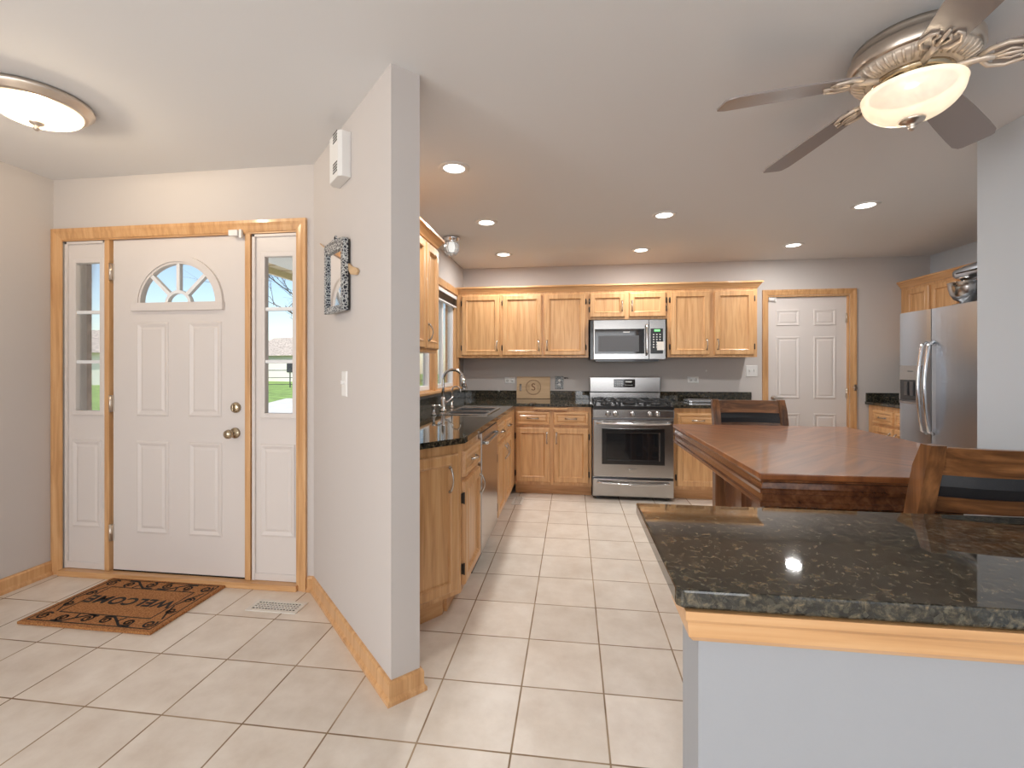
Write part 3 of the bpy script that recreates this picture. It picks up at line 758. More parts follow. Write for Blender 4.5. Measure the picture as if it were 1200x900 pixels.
m = MB(); m.box(.34, .415, -.010, -.005, .265, .305, .004); m.box(.348, .407, -.0125, -.010, .272, .298, .002); m.build('badge', 'pewter', od)
cp = MB(); cp.box(.002, w - .002, -.012, .05, .790, .868, .006); cp = cp.build('control_panel', 'steel', t)
for x in (.145, .215, .375, .535, .605):
    k = MB(); k.lathe([(.026, 0), (.026, .008), (.020, .010), (.019, .030), (.015, .034), (0, .035)], (x, -.012, .829), 20, 'y'); k.box(x - .004, x + .004, -.054, -.040, .812, .846, .002); k.build('knob', 'steel', t)
MB().box(.0, w, -.008, dep - .08, .872, .905, .006).build('cooktop', 'black', t)
for i, (x0, x1) in enumerate(((.03, .255), (.265, .495), (.505, .73))):
    g = MB(); y0, y1 = .06, .56; zz = .945
    for x in (x0, x1): g.box(x - .006, x + .006, y0, y1, zz - .012, zz, .002)
    for y in (y0, (y0 + y1) / 2, y1): g.box(x0, x1, y - .006, y + .006, zz - .012, zz, .002)
    g.box((x0 + x1) / 2 - .006, (x0 + x1) / 2 + .006, y0, y1, zz - .012, zz + .004, .002)
    for x in (x0, x1):
        for y in (y0, y1): g.box(x - .009, x + .009, y - .009, y + .009, .905, zz, .002)
    g.build('grate', 'iron', t)
for x, y, rr in ((.14, .17, .045), (.14, .45, .035), (.38, .31, .055), (.62, .17, .04), (.62, .45, .05)):
    k = MB(); k.lathe([(rr + .012, .905), (rr + .01, .915), (rr, .918), (rr, .928), (rr - .008, .932), (0, .932)], (x, y, 0), 24); k.build('burner', 'iron', t)
bgd = MB(); bgd.box(0, w, dep - .075, dep, .875, .995, .004); bgd.build('riser', 'steel', t)
bgd = MB(); bgd.box(-.004, w + .004, dep - .095, dep, .995, 1.168, .010); bgd = bgd.build('backguard', 'steel', t)
MB().box(.262, .492, dep - .100, dep - .094, 1.052, 1.142, .002).build('display', 'black_glass', bgd)
m = MB()
for i in range(4):
    for j in range(3): m.box(.275 + i * .022, .288 + i * .022, dep - .1015, dep - .0995, 1.066 + j * .022, 1.072 + j * .022)
for i in range(5): m.box(.38 + i * .018, .392 + i * .018, dep - .1015, dep - .0995, 1.075, 1.079)
m.box(.385, .455, dep - .1015, dep - .0995, 1.105, 1.122)
m.build('button', 'white', bgd).__setitem__('kind', 'stuff')

# ------------------------------------------------------------------ microwave
t = thing('microwave', 'stainless steel microwave mounted above the gas range', 'microwave', (.184, 4.915, 1.352))
w, h = .770, .418; D = YBACK - 4.915 - .005
MB().box(0, w, .02, D, 0, h, .003).build('body', 'steel_dark', t)
dr = MB().box(.035, .600, -.004, .02, .004, h - .002, .004).build('door', 'steel', t)
MB().box(.048, .555, -.009, -.003, .062, .322, .003).build('door_window', 'black_glass', dr)
m = MB(); m.box(.085, .500, -.0105, -.0085, .085, .252); m.build('window_screen', 'screen_mesh', dr)
m = MB(); m.box(.340, .405, -.0105, -.0088, .284, .292); m.build('badge', 'white', dr)
m = MB(); m.tube([(.575, -.004, .05), (.575, -.045, .055), (.575, -.052, .10), (.575, -.052, .31), (.575, -.045, .355), (.575, -.004, .36)], .011, 12); m.build('handle', 'chrome', dr)
cp = MB().box(.606, w, -.004, .02, .004, h - .002, .004).build('control_panel', 'steel', t)
MB().box(.617, .742, -.008, -.003, .062, .322, .002).build('keypad', 'black', cp)
MB().box(.655, .712, -.0095, -.0075, .292, .312).build('clock', 'screen_green', cp)
m = MB()
for i in range(3):
    for j in range(6): m.box(.642 + i * .032, .654 + i * .032, -.0095, -.0075, .125 + j * .026, .135 + j * .026)
m.build('button', 'white', cp).__setitem__('kind', 'stuff')
m = MB(); m.box(.682, .752, -.0098, -.0078, .098, .185); m.build('sticker', 'register', cp)
m = MB(); m.box(.0, .034, -.004, .02, .004, h - .002, .003); m.build('side_trim', 'black', t)
MB().box(.06, w - .06, .03, D - .03, -.018, 0).build('vent_grille', 'black', t)

# ------------------------------------------------------------------ right side: fridge and its cabinets
FX = 2.89
t = thing('refrigerator', 'stainless steel side by side refrigerator near the white wall edge', 'refrigerator', (FX, 4.53, 0), R(-90))
w = .915; s = .362
MB().box(.004, w - .004, .065, .73, .03, 1.735, .004).build('body', 'steel_dark', t)
def fdoor(x0, x1, name):
    """slightly bowed door"""
    n = 10; secs = []
    for i in range(n + 1):
        u = i / n; x = x0 + (x1 - x0) * u; y = .012 - .014 * math.sin(PI * u) ** .6
        secs.append([(x, y, .09), (x, .062, .09), (x, .062, 1.75), (x, y, 1.75)])
    return MB().ribbon(secs).build(name, 'fridge_steel', t)
f1 = fdoor(0, s - .004, 'freezer_door'); f2 = fdoor(s + .004, w, 'refrigerator_door')
for x, par in ((s - .032, f1), (s + .040, f2)):
    m = MB(); m.tube([(x, .004, .73)] + [(x, -.035 - .032 * math.sin(PI * i / 14), .755 + .70 * i / 14) for i in range(15)] + [(x, .004, 1.48)], .013, 12)
    m.build('handle', 'chrome', par)
dp = MB(); dp.box(.022, .290, -.010, .012, .958, 1.290, .006); dp = dp.build('dispenser', 'steel', f1)
rc = MB(); rc.box(.040, .268, -.0125, -.009, .985, 1.165, .002); rc.build('dispenser_recess', 'black', f1)
m = MB(); m.box(.06, .25, -.030, -.012, .978, .992, .002); m.build('drip_tray', 'steel_dark', f1)
m = MB(); m.box(.10, .14, -.022, -.012, 1.03, 1.15, .004); m.box(.17, .21, -.022, -.012, 1.03, 1.15, .004); m.build('paddle', 'steel_dark', f1)
m = MB(); m.box(.13, .19, -.0125, -.009, 1.235, 1.243); m.build('badge', 'steel_dark', f1)
MB().box(.01, w - .01, .02, .06, .0, .085).build('base_grille', 'black', t)

XB = 3.085
base_cab('small oak drawer cabinet between the back wall and the refrigerator', (XB, YBACK - .02, 0), R(-90), .742, XR - XB - .004, [(.09, .395, 'r', None), (.42, .72, 'l', None)], [(.09, .395), (.42, .72)])
t = thing('countertop', 'small dark granite countertop between the back wall and the refrigerator', 'countertop', (XB, YBACK, 0))
MB().box(-.028, XR - XB - .002, -.764, -.002, CT0, CT1, .004).build('worktop', 'granite', t)
MB().box(-.02, XR - XB - .002, -.022, -.002, CT1, 1.004, .002).build('backsplash', 'granite', t)
XU = 3.405
wall_cab('two door oak wall cabinet over the small counter by the refrigerator', (XU, YBACK - .004, 1.40), R(-90), .745, XR - XU - .004, .69, [(.10, .405, 'r', None), (.43, .73, 'l', None)])
wall_cab('short oak wall cabinet over the refrigerator, behind the stand mixer', (XU, YBACK - .751, 1.79), R(-90), .945, XR - XU - .004, .30, [(.02, .46, 'r', None), (.485, .925, 'l', None)], hz=.08)
tag(MB().extrude_profile([(o, 2.0905 + z) for o, z in CROWN], [(XU, YBACK - .004), (XU, 3.604), (XR - .004, 3.604)]).build('crown_molding', 'oak_y'),
    'oak crown molding on the cabinets over the refrigerator', 'molding')

# stand mixer on the fridge
t = thing('stand_mixer', 'silver stand mixer with a steel bowl on top of the refrigerator', 'mixer', (3.035, 3.985, 1.7365), R(-90))
m = MB(); m.lathe([(.105, 0), (.105, .018), (.09, .028), (0, .028)], (0, 0, 0), 28); m.box(.0, .25, -.07, .07, 0, .03, .01); m.build('base', 'fridge_steel', t)
m = MB(); m.lathe([(0, .030), (.05, .030), (.052, .045), (.085, .065), (.108, .105), (.118, .150), (.121, .188), (.125, .190), (.125, .194), (.117, .194), (.112, .150), (.095, .10), (0, .06)], (0, 0, 0), 40); m.build('bowl', 'steel', t)
m = MB(); m.box(.165, .245, -.045, .045, .03, .22, .02); m.build('column', 'fridge_steel', t)
secs = []
for u in [i / 12 for i in range(13)]:
    x = -.105 + .37 * u; rz = .062 * (.62 + .38 * math.sin(PI * min(1, u * 1.3) * .5)) * (1 if u < .85 else 1 - (u - .85) * 2); ry = rz * .95; 
    secs.append([(x, ry * math.cos(a), .275 + rz * math.sin(a)) for a in [2 * PI * k / 20 for k in range(20)]])
m = MB(); m.ribbon(secs); m.build('motor_head', 'fridge_steel', t, smooth=True)
m = MB(); m.lathe([(.018, 0), (.018, .012), (.012, .016), (0, .017)], (-.105, 0, .275), 16, 'x'); m.build('hub_cap', 'chrome', t)
m = MB(); m.lathe([(.035, .20), (.055, .225), (.058, .235), (.04, .24)], (0, 0, 0), 24); m.build('beater_socket', 'chrome', t)
m = MB(); m.tube([(-.03, .0625, .268), (.24, .0635, .268)], .006, 8); m.tube([(-.03, -.0625, .268), (.24, -.0635, .268)], .006, 8); m.build('trim_band', 'black', t)
m = MB(); m.lathe([(.006, 0), (.006, .02), (.011, .022), (.011, .036), (0, .038)], (.21, -.0, .3), 12, 'y'); m.build('speed_knob', 'black', t)

# ------------------------------------------------------------------ small things on the back counter and wall
t = thing('cutting_board', 'light wood cutting board with a round S monogram, leaning on the backsplash', 'cutting board', (-.445, YBACK - .0525, CT1 + .003))
t.rotation_euler = (R(-8), 0, 0)
m = MB(); hw, hh = .192, .250
sl = (-.160, -.135, .085, .165)
m.box(-hw, sl[0], 0, .018, 0, hh); m.box(sl[1], hw, 0, .018, 0, hh); m.box(sl[0], sl[1], 0, .018, 0, sl[2]); m.box(sl[0], sl[1], 0, .018, sl[3], hh)
bmesh.ops.remove_doubles(m.bm, verts=m.bm.verts[:], dist=.0002); m.build('board', 'maple', t)
m = MB(); cz = .127
for rr, th in ((.086, .0022), (.078, .0012)): m.tube([(rr * math.cos(2 * PI * i / 48), -.0004, cz + rr * math.sin(2 * PI * i / 48)) for i in range(48)], th, 6, closed=True)
m.text('S', .115, .0012, Matrix.Translation((0, -.0008, cz)) @ Matrix.Rotation(R(90), 4, 'X'))
for sgn in (-1, 1):
    for rr in (.045, .056, .066):
        m.tube([(rr * math.cos(a), -.0004, cz + rr * math.sin(a)) for a in [R(-32) + (PI / 2 * (1 - sgn)) + R(64) * i / 12 for i in range(13)]], .0011, 5)
m.build('engraving', 'maple_burn', t)

def wall_plate(label, loc, rz, w, h, kind, mat='white'):
    t = thing('wall_outlet' if kind == 'outlet' else 'light_switch', label, 'outlet' if kind == 'outlet' else 'switch', loc, rz)
    MB().rings(-w / 2, w / 2, -h / 2, h / 2, [(0, .002), (.004, .006)], 0, back=0).build('plate', mat, t)
    return t
def outlet_h(label, x, z, y=YBACK):
    t = wall_plate(label, (x, y, z), 0, .118, .072, 'outlet')
    for dx in (-.028, .028):
        m = MB(); m.lathe([(.017, 0), (.017, .0085), (0, .0085)], (dx, 0, 0), 20, 'y'); o = m.build('socket', 'white', t)
        q = MB(); q.box(dx - .006, dx + .002, -.0092, -.008, -.009, -.006); q.box(dx - .006, dx + .002, -.0092, -.008, .006, .009); q.lathe([(.003, 0), (.003, .001), (0, .001)], (dx + .009, -.0082, 0), 10, 'y'); q.build('slots', 'black', o)
outlet_h('white horizontal wall outlet partly behind the cutting board', -.722, 1.122)
outlet_h('white horizontal wall outlet right of the gas range', 1.318, 1.135)
t = wall_plate('white double switch plate beside the six panel kitchen door', (1.932, YBACK, 1.233), 0, .118, .122, 'switch')
for dx in (-.024, .024):
    MB().box(dx - .006, dx + .006, -.018, -.005, -.004, .018, .002).build('toggle', 'white', t)
    m = MB()
    for z in (-.03, .03): m.lathe([(.003, 0), (.002, .0015), (0, .0018)], (dx, -.006, z), 8, 'y')
    m.build('screw', 'nickel', t)
t = wall_plate('black and white scrollwork outlet cover between cutting board and stove', (-.150, YBACK, 1.096), 0, .095, .150, 'outlet', 'damask')
for dz in (-.025, .025):
    m = MB(); m.lathe([(.016, 0), (.016, .0085), (0, .0085)], (0, 0, dz), 20, 'y'); m.build('socket', 'white', t)
tag(MB().tube([(-.085, YBACK, 1.15), (-.085, YBACK - .012, 1.15), (-.06, YBACK - .014, 1.152), (-.05, YBACK - .014, 1.146)], .004, 8).lathe([(.009, 0), (.007, .004), (0, .005)], (-.085, YBACK, 1.15), 12, 'y').build('wall_hook', 'black'),
    'tiny black wall hook right of the scrollwork outlet cover', 'hook')
m = MB(); m.lathe([(.010, 0), (.009, .002), (.004, .003), (0, .003)], (1.46, YBACK, 1.235), 12, 'y')
tag(m.build('wall_anchor', 'white'), 'small white screw anchor in the bare wall left of the double switch', 'anchor')
t = thing('baking_tray', 'flat silver tray lying on the counter right of the stove', 'tray', (1.36, 4.99, CT1 + .001))
m = MB(); m.box(-.17, .17, -.12, .12, 0, .004, .001); m.build('base', 'steel', t)
m = MB()
for a, b_, c, d in ((-.18, -.165, -.13, .13), (.165, .18, -.13, .13), (-.165, .165, -.13, -.115), (-.165, .165, .115, .13)): m.box(a, b_, c, d, .002, .022, .004)
m.build('rim', 'chrome', t)

# ------------------------------------------------------------------ diagonal wall things
DIR = Vector((1, -1, 0)).normalized()
def on_diag(x): return (x, .99 - x)                # wall line X+Y = .99
RZD = R(-45)                                      # local x runs along the wall towards the free edge, local -y out of it
x, y = on_diag(-1.068)
t = thing('door_chime', 'white door chime box high on the diagonal wall', 'door chime', (x, y, 2.26), RZD)
m = MB(); m.prism([(-.085, 0), (-.085, -.035), (-.055, -.055), (.068, -.055), (.085, -.040), (.085, 0)], -.115, .095, .004); m.build('cover', 'white', t)
m = MB()
for z0 in (-.088, .052):
    for i in range(4): m.box(.000, .060, -.0562, -.0540, z0 + i * .013, z0 + i * .013 + .007)
m.build('sound_slots', 'black', t)
x, y = on_diag(-1.095)
t = thing('wall_mirror', 'narrow mirror in a black and silver scrollwork frame on the diagonal wall', 'mirror', (x - .008, y - .008, 1.70), RZD + R(3.2))
hw, hh = .125, .166
m = MB()
for a, b_, c, d in ((-hw, -hw + .03, -hh, hh), (hw - .03, hw, -hh, hh), (-hw + .03, hw - .03, hh - .045, hh), (-hw + .03, hw - .03, -hh, -hh + .03)): m.box(a, b_, -.034, -.008, c, d, .004)
m.poly_y([(-hw, hh), (hw, hh), (.09, hh + .004), (.04, hh + .008), (0, hh + .012), (-.04, hh + .008), (-.09, hh + .004)], -.034, -.010)
m.tube([(.012 * math.cos(2 * PI * i / 14), -.022, hh + .020 + .012 * math.sin(2 * PI * i / 14)) for i in range(14)], .004, 6, closed=True)
m.build('frame', 'damask', t)
MB().box(-hw + .028, hw - .028, -.022, -.012, -hh + .028, hh - .043).build('mirror_glass', 'mirror', t)
MB().box(-hw + .004, hw - .004, -.010, 0, -hh + .004, hh - .004).build('backing', 'black', t)
x, y = on_diag(-1.095)
t = thing('wooden_stick', 'pale wooden stick hanging aslant behind the wall mirror', 'stick', (x, y, 1.80), RZD)
m = MB(); m.tube([(-.33, -.014, .135), (-.24, -.008, .09), (.10, -.006, -.050)], [.003, .005, .006], 8); m.build('shaft', 'maple', t)
m = MB(); m.poly_y([(.10, -.063), (.15, -.105), (.225, -.118), (.245, -.105), (.225, -.088), (.16, -.070), (.115, -.046)], -.012, -.002); m.build('paddle_end', 'maple', t)
x, y = on_diag(-1.068)
t = thing('light_switch', 'white single toggle switch plate on the diagonal wall', 'switch', (x, y, 1.196), RZD)
MB().rings(-.036, .036, -.06, .06, [(0, .002), (.004, .006)], 0, back=0).build('plate', 'white', t)
MB().box(-.005, .005, -.020, -.005, -.002, .016, .002).build('toggle', 'white', t)

# ------------------------------------------------------------------ floor things
def register(label, loc, rz, w, d):
    t = thing('floor_register', label, 'vent', loc, rz)
    f = MB(); e = .022
    for a, b_, c, dd in ((-w / 2, -w / 2 + e, -d / 2, d / 2), (w / 2 - e, w / 2, -d / 2, d / 2), (-w / 2 + e, w / 2 - e, -d / 2, -d / 2 + e), (-w / 2 + e, w / 2 - e, d / 2 - e, d / 2)): f.box(a, b_, c, dd, .0005, .006, .0015)
    f.build('rim', 'register', t)
    MB().box(-w / 2 + e, w / 2 - e, -d / 2 + e, d / 2 - e, .0004, .0015).build('opening', 'black', t)
    g = MB(); n = 14
    for i in range(1, n): x = -w / 2 + e + (w - 2 * e) * i / n; g.box(x - .0028, x + .0028, -d / 2 + e, d / 2 - e, .0016, .0055)
    for j in (1, 2, 3): y = -d / 2 + e + (d - 2 * e) * j / 4; g.box(-w / 2 + e, w / 2 - e, y - .003, y + .003, .0018, .0057)
    g.build('louvers', 'register', t)
register('cream metal floor vent on the tiles beside the doormat', (-1.557, 2.262, 0), 0, .285, .115)
register('cream metal floor vent in the kitchen by the sink cabinet toe', (-.515, 4.36, 0), R(90), .27, .10)

t = thing('doormat', 'brown coir welcome mat with black scroll border before the front door', 'doormat', (-2.36, 2.185, 0))
hw, hd = .372, .243
MB().box(-hw, hw, -hd, hd, .0005, .014, .003).build('mat', 'coir', t)
def flat_curve(m, pts, wd, z=.0143):
    P = [Vector((x, y)) for x, y in pts]
    for a, b_ in zip(P, P[1:]):
        d = (b_ - a); 
        if d.length < 1e-5: continue
        d = d.normalized(); n = Vector((-d.y, d.x)) * wd / 2; e = d * wd * .2
        m.prism([tuple(a - n - e), tuple(b_ - n + e), tuple(b_ + n + e), tuple(a + n - e)], z - .001, z + .0006)
def spiral(cx, cy, r, a0, turns, sgn=1, n=22):
    return [(cx + r * (1 - .78 * i / n) * math.cos(a0 + sgn * 2 * PI * turns * i / n), cy + r * (1 - .78 * i / n) * math.sin(a0 + sgn * 2 * PI * turns * i / n)) for i in range(n + 1)]
m = MB()
ix, iy, ox, oy = .262, .135, .345, .218
for p in ([(-ix, -iy), (ix, -iy)], [(ix, -iy), (ix, iy)], [(ix, iy), (-ix, iy)], [(-ix, iy), (-ix, -iy)]): flat_curve(m, p, .006)
for p in ([(-ox, -oy), (ox, -oy)], [(ox, -oy), (ox, oy)], [(ox, oy), (-ox, oy)], [(-ox, oy), (-ox, -oy)]): flat_curve(m, p, .006)
for sy in (-1, 1):
    cy = sy * .177
    for sx in (-1, 1):
        flat_curve(m, spiral(sx * .055, cy + .004, .030, R(90), 1.4, sx), .010)
        flat_curve(m, spiral(sx * .185, cy - .004, .028, R(-90), 1.4, sx), .010)
        flat_curve(m, [(sx * .02, cy - sy * .03), (sx * .07, cy - sy * .034), (sx * .12, cy), (sx * .16, cy + sy * .03), (sx * .22, cy + sy * .032)], .011)
        flat_curve(m, [(sx * .12, cy), (sx * .135, cy - sy * .035)], .009)
        flat_curve(m, spiral(sx * .302, cy, .033, R(45), 1.5, -sx), .010)
for sx in (-1, 1):
    cx = sx * .304
    for sy in (-1, 1):
        flat_curve(m, spiral(cx, sy * .055, .026, R(0), 1.4, sy), .009)
        flat_curve(m, [(cx - .03, sy * .005), (cx, sy * .09), (cx + .02, sy * .13)], .009)
m.build('scroll_border', 'black_paint', t)
m = MB(); m.text('WELCOME', .098, .0016, Matrix.Translation((0, .005, .0143)) @ Matrix.Rotation(PI, 4, 'Z'), 1.12, .03); m.build('lettering', 'black_paint', t)

# ------------------------------------------------------------------ peninsula
struct('wall_peninsula', MB().box(.207, XD - .001, .797, .905, 0, .880), 'wall_grey')
m = MB(); prof = [(0, .828), (.012, .828), (.020, .838), (.022, .862), (.026, .868), (.026, .8815), (0, .8815)]
struct('trim_4', m.extrude_profile(prof, [(.207, .905), (.207, .797), (XD - .002, .797)][::1]), 'oak_x')
t = thing('countertop', 'polished dark granite breakfast counter on the white half wall in the foreground', 'countertop', (.168, .775, 0))
MB().prism([(.010, 0), (XD - .168 - .002, 0), (XD - .168 - .002, .484), (0, .484), (0, .010)], CT0, CT1, .004).build('worktop', 'granite', t)

# ------------------------------------------------------------------ dining table
TX0, TX1, TY0, TY1, TZ = .632, 1.645, 1.660, 3.03, .914
t = thing('dining_table', 'counter height dark cherry dining table with a thick molded edge', 'table', ((TX0 + TX1) / 2, (TY0 + TY1) / 2, 0))
hx, hy = (TX1 - TX0) / 2, (TY1 - TY0) / 2
m = MB(); m.box(-hx, hx, -hy, hy, TZ - .022, TZ, .005); m.build('tabletop', 'table', t)
prof = [(-.10, .800), (-.004, .800), (.0, .804), (0, .816), (-.010, .820), (-.012, .842), (-.002, .846), (0, .858), (-.008, .862), (-.012, .880), (-.004, .886), (-.003, .8915), (-.10, .8915)]
m = MB(); m.extrude_profile(prof, [(-hx, hy), (-hx, -hy), (hx, -hy), (hx, hy)], closed=True); m.build('apron', 'cherry_y', t)
bx, by = .335, .325
for sx in (-1, 1):
    for sy in (-1, 1): MB().box(sx * bx - .028, sx * bx + .028, sy * by - .028, sy * by + .028, 0, .80, .004).build('post', 'brown_z', t)
m = MB(); m.box(-bx, bx, -by, by, .06, .085); m.box(-bx, bx, -by, by, .40, .42); m.build('shelf', 'cherry_y', t)
m = MB(); m.box(-.012, .012, -by, by, .085, .80); m.box(-bx, bx, -.012, .012, .085, .80); m.build('divider', 'cherry_z', t)
for sx in (-1, 1): MB().box(sx * (bx - .03) - .006, sx * (bx - .03) + .006, -by + .028, by - .028, .06, .77).build('side_panel', 'cherry_z', t)
m = MB(); m.box(-bx, bx, -by, by, .77, .80); m.build('top_frame', 'cherry_y', t)
m = MB(); m.box(-bx - .04, bx + .04, -by - .04, by + .04, 0, .06, .008); m.build('plinth', 'brown_y', t)

# ------------------------------------------------------------------ chairs
def make_chair(label, loc, rz):
    """counter chair, faces +y, back at y = 0, width .46"""
    t = thing('counter_chair', label, 'chair', loc, rz)
    W2, TOP, SH = .228, 1.060, .615
    def sy_(z): return -.012 + (.105 * ((1.06 - z) / .45) ** .8 if z > .6 else .105 - .02 * (.6 - z) / .6 * 2)
    for sgn in (-1, 1):
        secs = []
        for i in range(17):
            z = TOP * i / 16; y = sy_(z) if z > .6 else sy_(.601) - .06 * ((.6 - z) / .6) ** 1.5
            x = sgn * (W2 - .022); a, d = .022, .026 if z > .6 else .024
            if i == 16: a, d = .019, .020
            secs.append([(x - a, y - d, z), (x + a, y - d, z), (x + a, y + d, z), (x - a, y + d, z)])
        MB().ribbon(secs).build('back_post', 'brown_z', t)
        MB().box(sgn * (W2 - .02) - .022, sgn * (W2 - .02) + .022, .46, .504, 0, .57, .004).build('front_leg', 'brown_z', t)
    def rail(z0, z1, th, bow, name, mat, soft=0, y_off=0):
        n = 14; secs = []; hw = W2 - .043
        for i in range(n + 1):
            u = -1 + 2 * i / n; x = hw * u; b_ = -bow * (1 - u * u)
            ya, yb = sy_(z0) + b_ + y_off, sy_(z1) + b_ + y_off
            k = th / 2
            secs.append([(x, ya - k + soft, z0), (x, ya + k - soft, z0), (x, (ya + yb) / 2 + k, (z0 + z1) / 2), (x, yb + k - soft, z1), (x, yb - k + soft, z1), (x, (ya + yb) / 2 - k, (z0 + z1) / 2)])
        return MB().ribbon(secs).build(name, mat, t)
    rail(.975, 1.054, .022, .035, 'top_rail', 'brown_x')
    rail(.911, .974, .030, .035, 'back_pad', 'leather', .008)
    rail(.868, .911, .022, .035, 'lower_rail', 'brown_x')
    rail(.70, .745, .022, .03, 'lower_rail', 'brown_x')
    MB().box(-W2 + .008, W2 - .008, .10, .50, .555, .595, .004).build('seat_frame', 'brown_x', t)
    MB().box(-W2 + .003, W2 - .003, .085, .515, .595, .645, .020).build('seat', 'leather', t)
    for sgn in (-1, 1): MB().box(sgn * (W2 - .02) - .010, sgn * (W2 - .02) + .010, .08, .46, .20, .235, .002).build('stretcher', 'brown_y', t)
    MB().box(-W2 + .04, W2 - .04, .468, .49, .17, .205, .002).build('stretcher', 'brown_x', t)
    MB().box(-W2 + .04, W2 - .04, .06, .08, .26, .29, .002).build('stretcher', 'brown_x', t)
    return t
make_chair('brown wooden chair with black leather back band, nearest, between table and granite counter', (1.196, 1.425, 0), 0)
make_chair('brown wooden chair with black leather back band, behind the far edge of the table', (1.148, 3.215, 0), PI)

# ------------------------------------------------------------------ ceiling lights
def disk(name, parent, loc, e, col, size=.118):
    d = bpy.data.lights.new(name, 'AREA'); o = bpy.data.objects.new(name, d); COL.objects.link(o); d.shape = 'DISK'; d.size = size; d.energy = e; d.color = col
    o.parent = parent; o.location = loc
def bulb(name, parent, loc, e, col, rad=.03):
    d = bpy.data.lights.new(name, 'POINT'); o = bpy.data.objects.new(name, d); COL.objects.link(o); d.energy = e; d.color = col; d.shadow_soft_size = rad
    o.parent = parent; o.location = loc
CANS = [(-.68, 2.6, 'round recessed ceiling light nearest the free end of the diagonal wall'),
        (-.68, 3.61, 'round recessed ceiling light second along the row above the sink counter'),
        (-.70, 4.66, 'round recessed ceiling light in the back left corner over the corner cabinets'),
        (.67, 4.66, 'round recessed ceiling light in front of the microwave cabinets'),
        (.69, 3.61, 'round recessed ceiling light in the middle of the kitchen ceiling'),
        (2.07, 4.66, 'round recessed ceiling light before the six panel kitchen door'),
        (2.07, 3.58, 'round recessed ceiling light nearest the fan blades')]
for x, y, lb in CANS:
    t = thing('recessed_light', lb, 'ceiling light', (x, y, CEIL), 0, 'recessed lights in the kitchen ceiling')
    m = MB(); m.lathe([(.062, -.001), (.062, -.007), (.075, -.007), (.088, -.004), (.090, -.0005), (.062, -.0005)], (0, 0, 0), 32); m.build('trim_ring', 'white', t)
    m = MB(); m.lathe([(0, -.0035), (.061, -.0035), (.061, -.0008), (0, -.0008)], (0, 0, 0), 28); m.build('bulb_face', 'can_glow', t)
    disk('can_lamp', t, (0, 0, -.0085), LAMP_CAN, (1, .98, .95))

# entry flush light
t = thing('flush_light', 'round flush ceiling light with frosted glass and metal rim in the entry', 'ceiling light', (-2.29, 1.70, CEIL))
m = MB(); m.lathe([(0, -.001), (.185, -.001), (.190, -.010), (.188, -.022), (.176, -.028), (.172, -.040), (.160, -.046), (.150, -.044), (0, -.030)], (0, 0, 0), 48); m.build('rim', 'nickel', t)
m = MB(); m.lathe([(.152, -.042)] + [(.152 * math.cos(a), -.042 - .062 * math.sin(a)) for a in [PI / 2 * i / 10 for i in range(1, 10)]] + [(0, -.104)], (0, 0, 0), 48); m.build('glass_bowl', 'alabaster_entry', t)
bulb('entry_lamp', t, (0, 0, -.070), LAMP_FLUSH, (1, .88, .74))
m = MB(); m.lathe([(.026, -.100), (.024, -.108), (.010, -.114), (.009, -.120), (.012, -.126), (.006, -.136), (0, -.137)], (0, 0, 0), 20); m.build('finial', 'nickel', t)

# glass jar light above the sink
t = thing('jar_light', 'clear faceted glass ceiling light over the sink window', 'ceiling light', (-1.07, 4.0, CEIL))
m = MB(); m.lathe([(0, -.001), (.075, -.001), (.078, -.012), (.062, -.030), (.055, -.045), (.058, -.050), (0, -.050)], (0, 0, 0), 24); m.build('canopy', 'chrome', t)
m = MB(); m.lathe([(.056, -.050), (.068, -.065), (.072, -.095), (.062, -.130), (.040, -.155), (0, -.160)], (0, 0, 0), 10, smooth=False); m.build('glass_jar', 'clear', t)
m = MB(); m.lathe([(0, -.052), (.018, -.06), (.026, -.09), (.018, -.115), (0, -.122)], (0, 0, 0), 16); m.build('bulb', 'bulb', t)

# ------------------------------------------------------------------ ceiling fan
t = thing('ceiling_fan', 'brushed nickel ceiling fan with five blades and a lit alabaster bowl', 'ceiling fan', (1.205, 1.82, 0))
m = MB(); m.lathe([(0, CEIL - .001), (.175, CEIL - .001), (.178, 2.415), (.172, 2.402), (.186, 2.395), (.190, 2.385), (.190, 2.350), (.184, 2.342), (.10, 2.342), (0, 2.342)], (0, 0, 0), 56); m.build('motor_housing', 'nickel', t)
m = MB(); m.lathe([(0, 2.342), (.180, 2.342), (.170, 2.326), (.145, 2.314), (.120, 2.310), (0, 2.310)], (0, 0, 0), 48)
for i in range(44):
    a = 2 * PI * i / 44
    m.tube([(.177 * math.cos(a), .177 * math.sin(a), 2.336), (.166 * math.cos(a), .166 * math.sin(a), 2.322), (.135 * math.cos(a), .135 * math.sin(a), 2.310)], .0048, 6)
m.build('fluted_ring', plain('antique ivory metal', (.70, .60, .50), .35, .3), t)
m = MB(); m.lathe([(.115, 2.312), (.118, 2.300), (.10, 2.290), (.090, 2.284), (.075, 2.272), (.12, 2.270), (.12, 2.264), (0, 2.264)], (0, 0, 0), 32); m.build('switch_cup', 'brass', t)
M['blade'] = plain('taupe fan blade', (.29, .25, .235), .35, coat=.2)
M['ivory'] = plain('cast ivory metal', (.72, .62, .52), .35, .4)
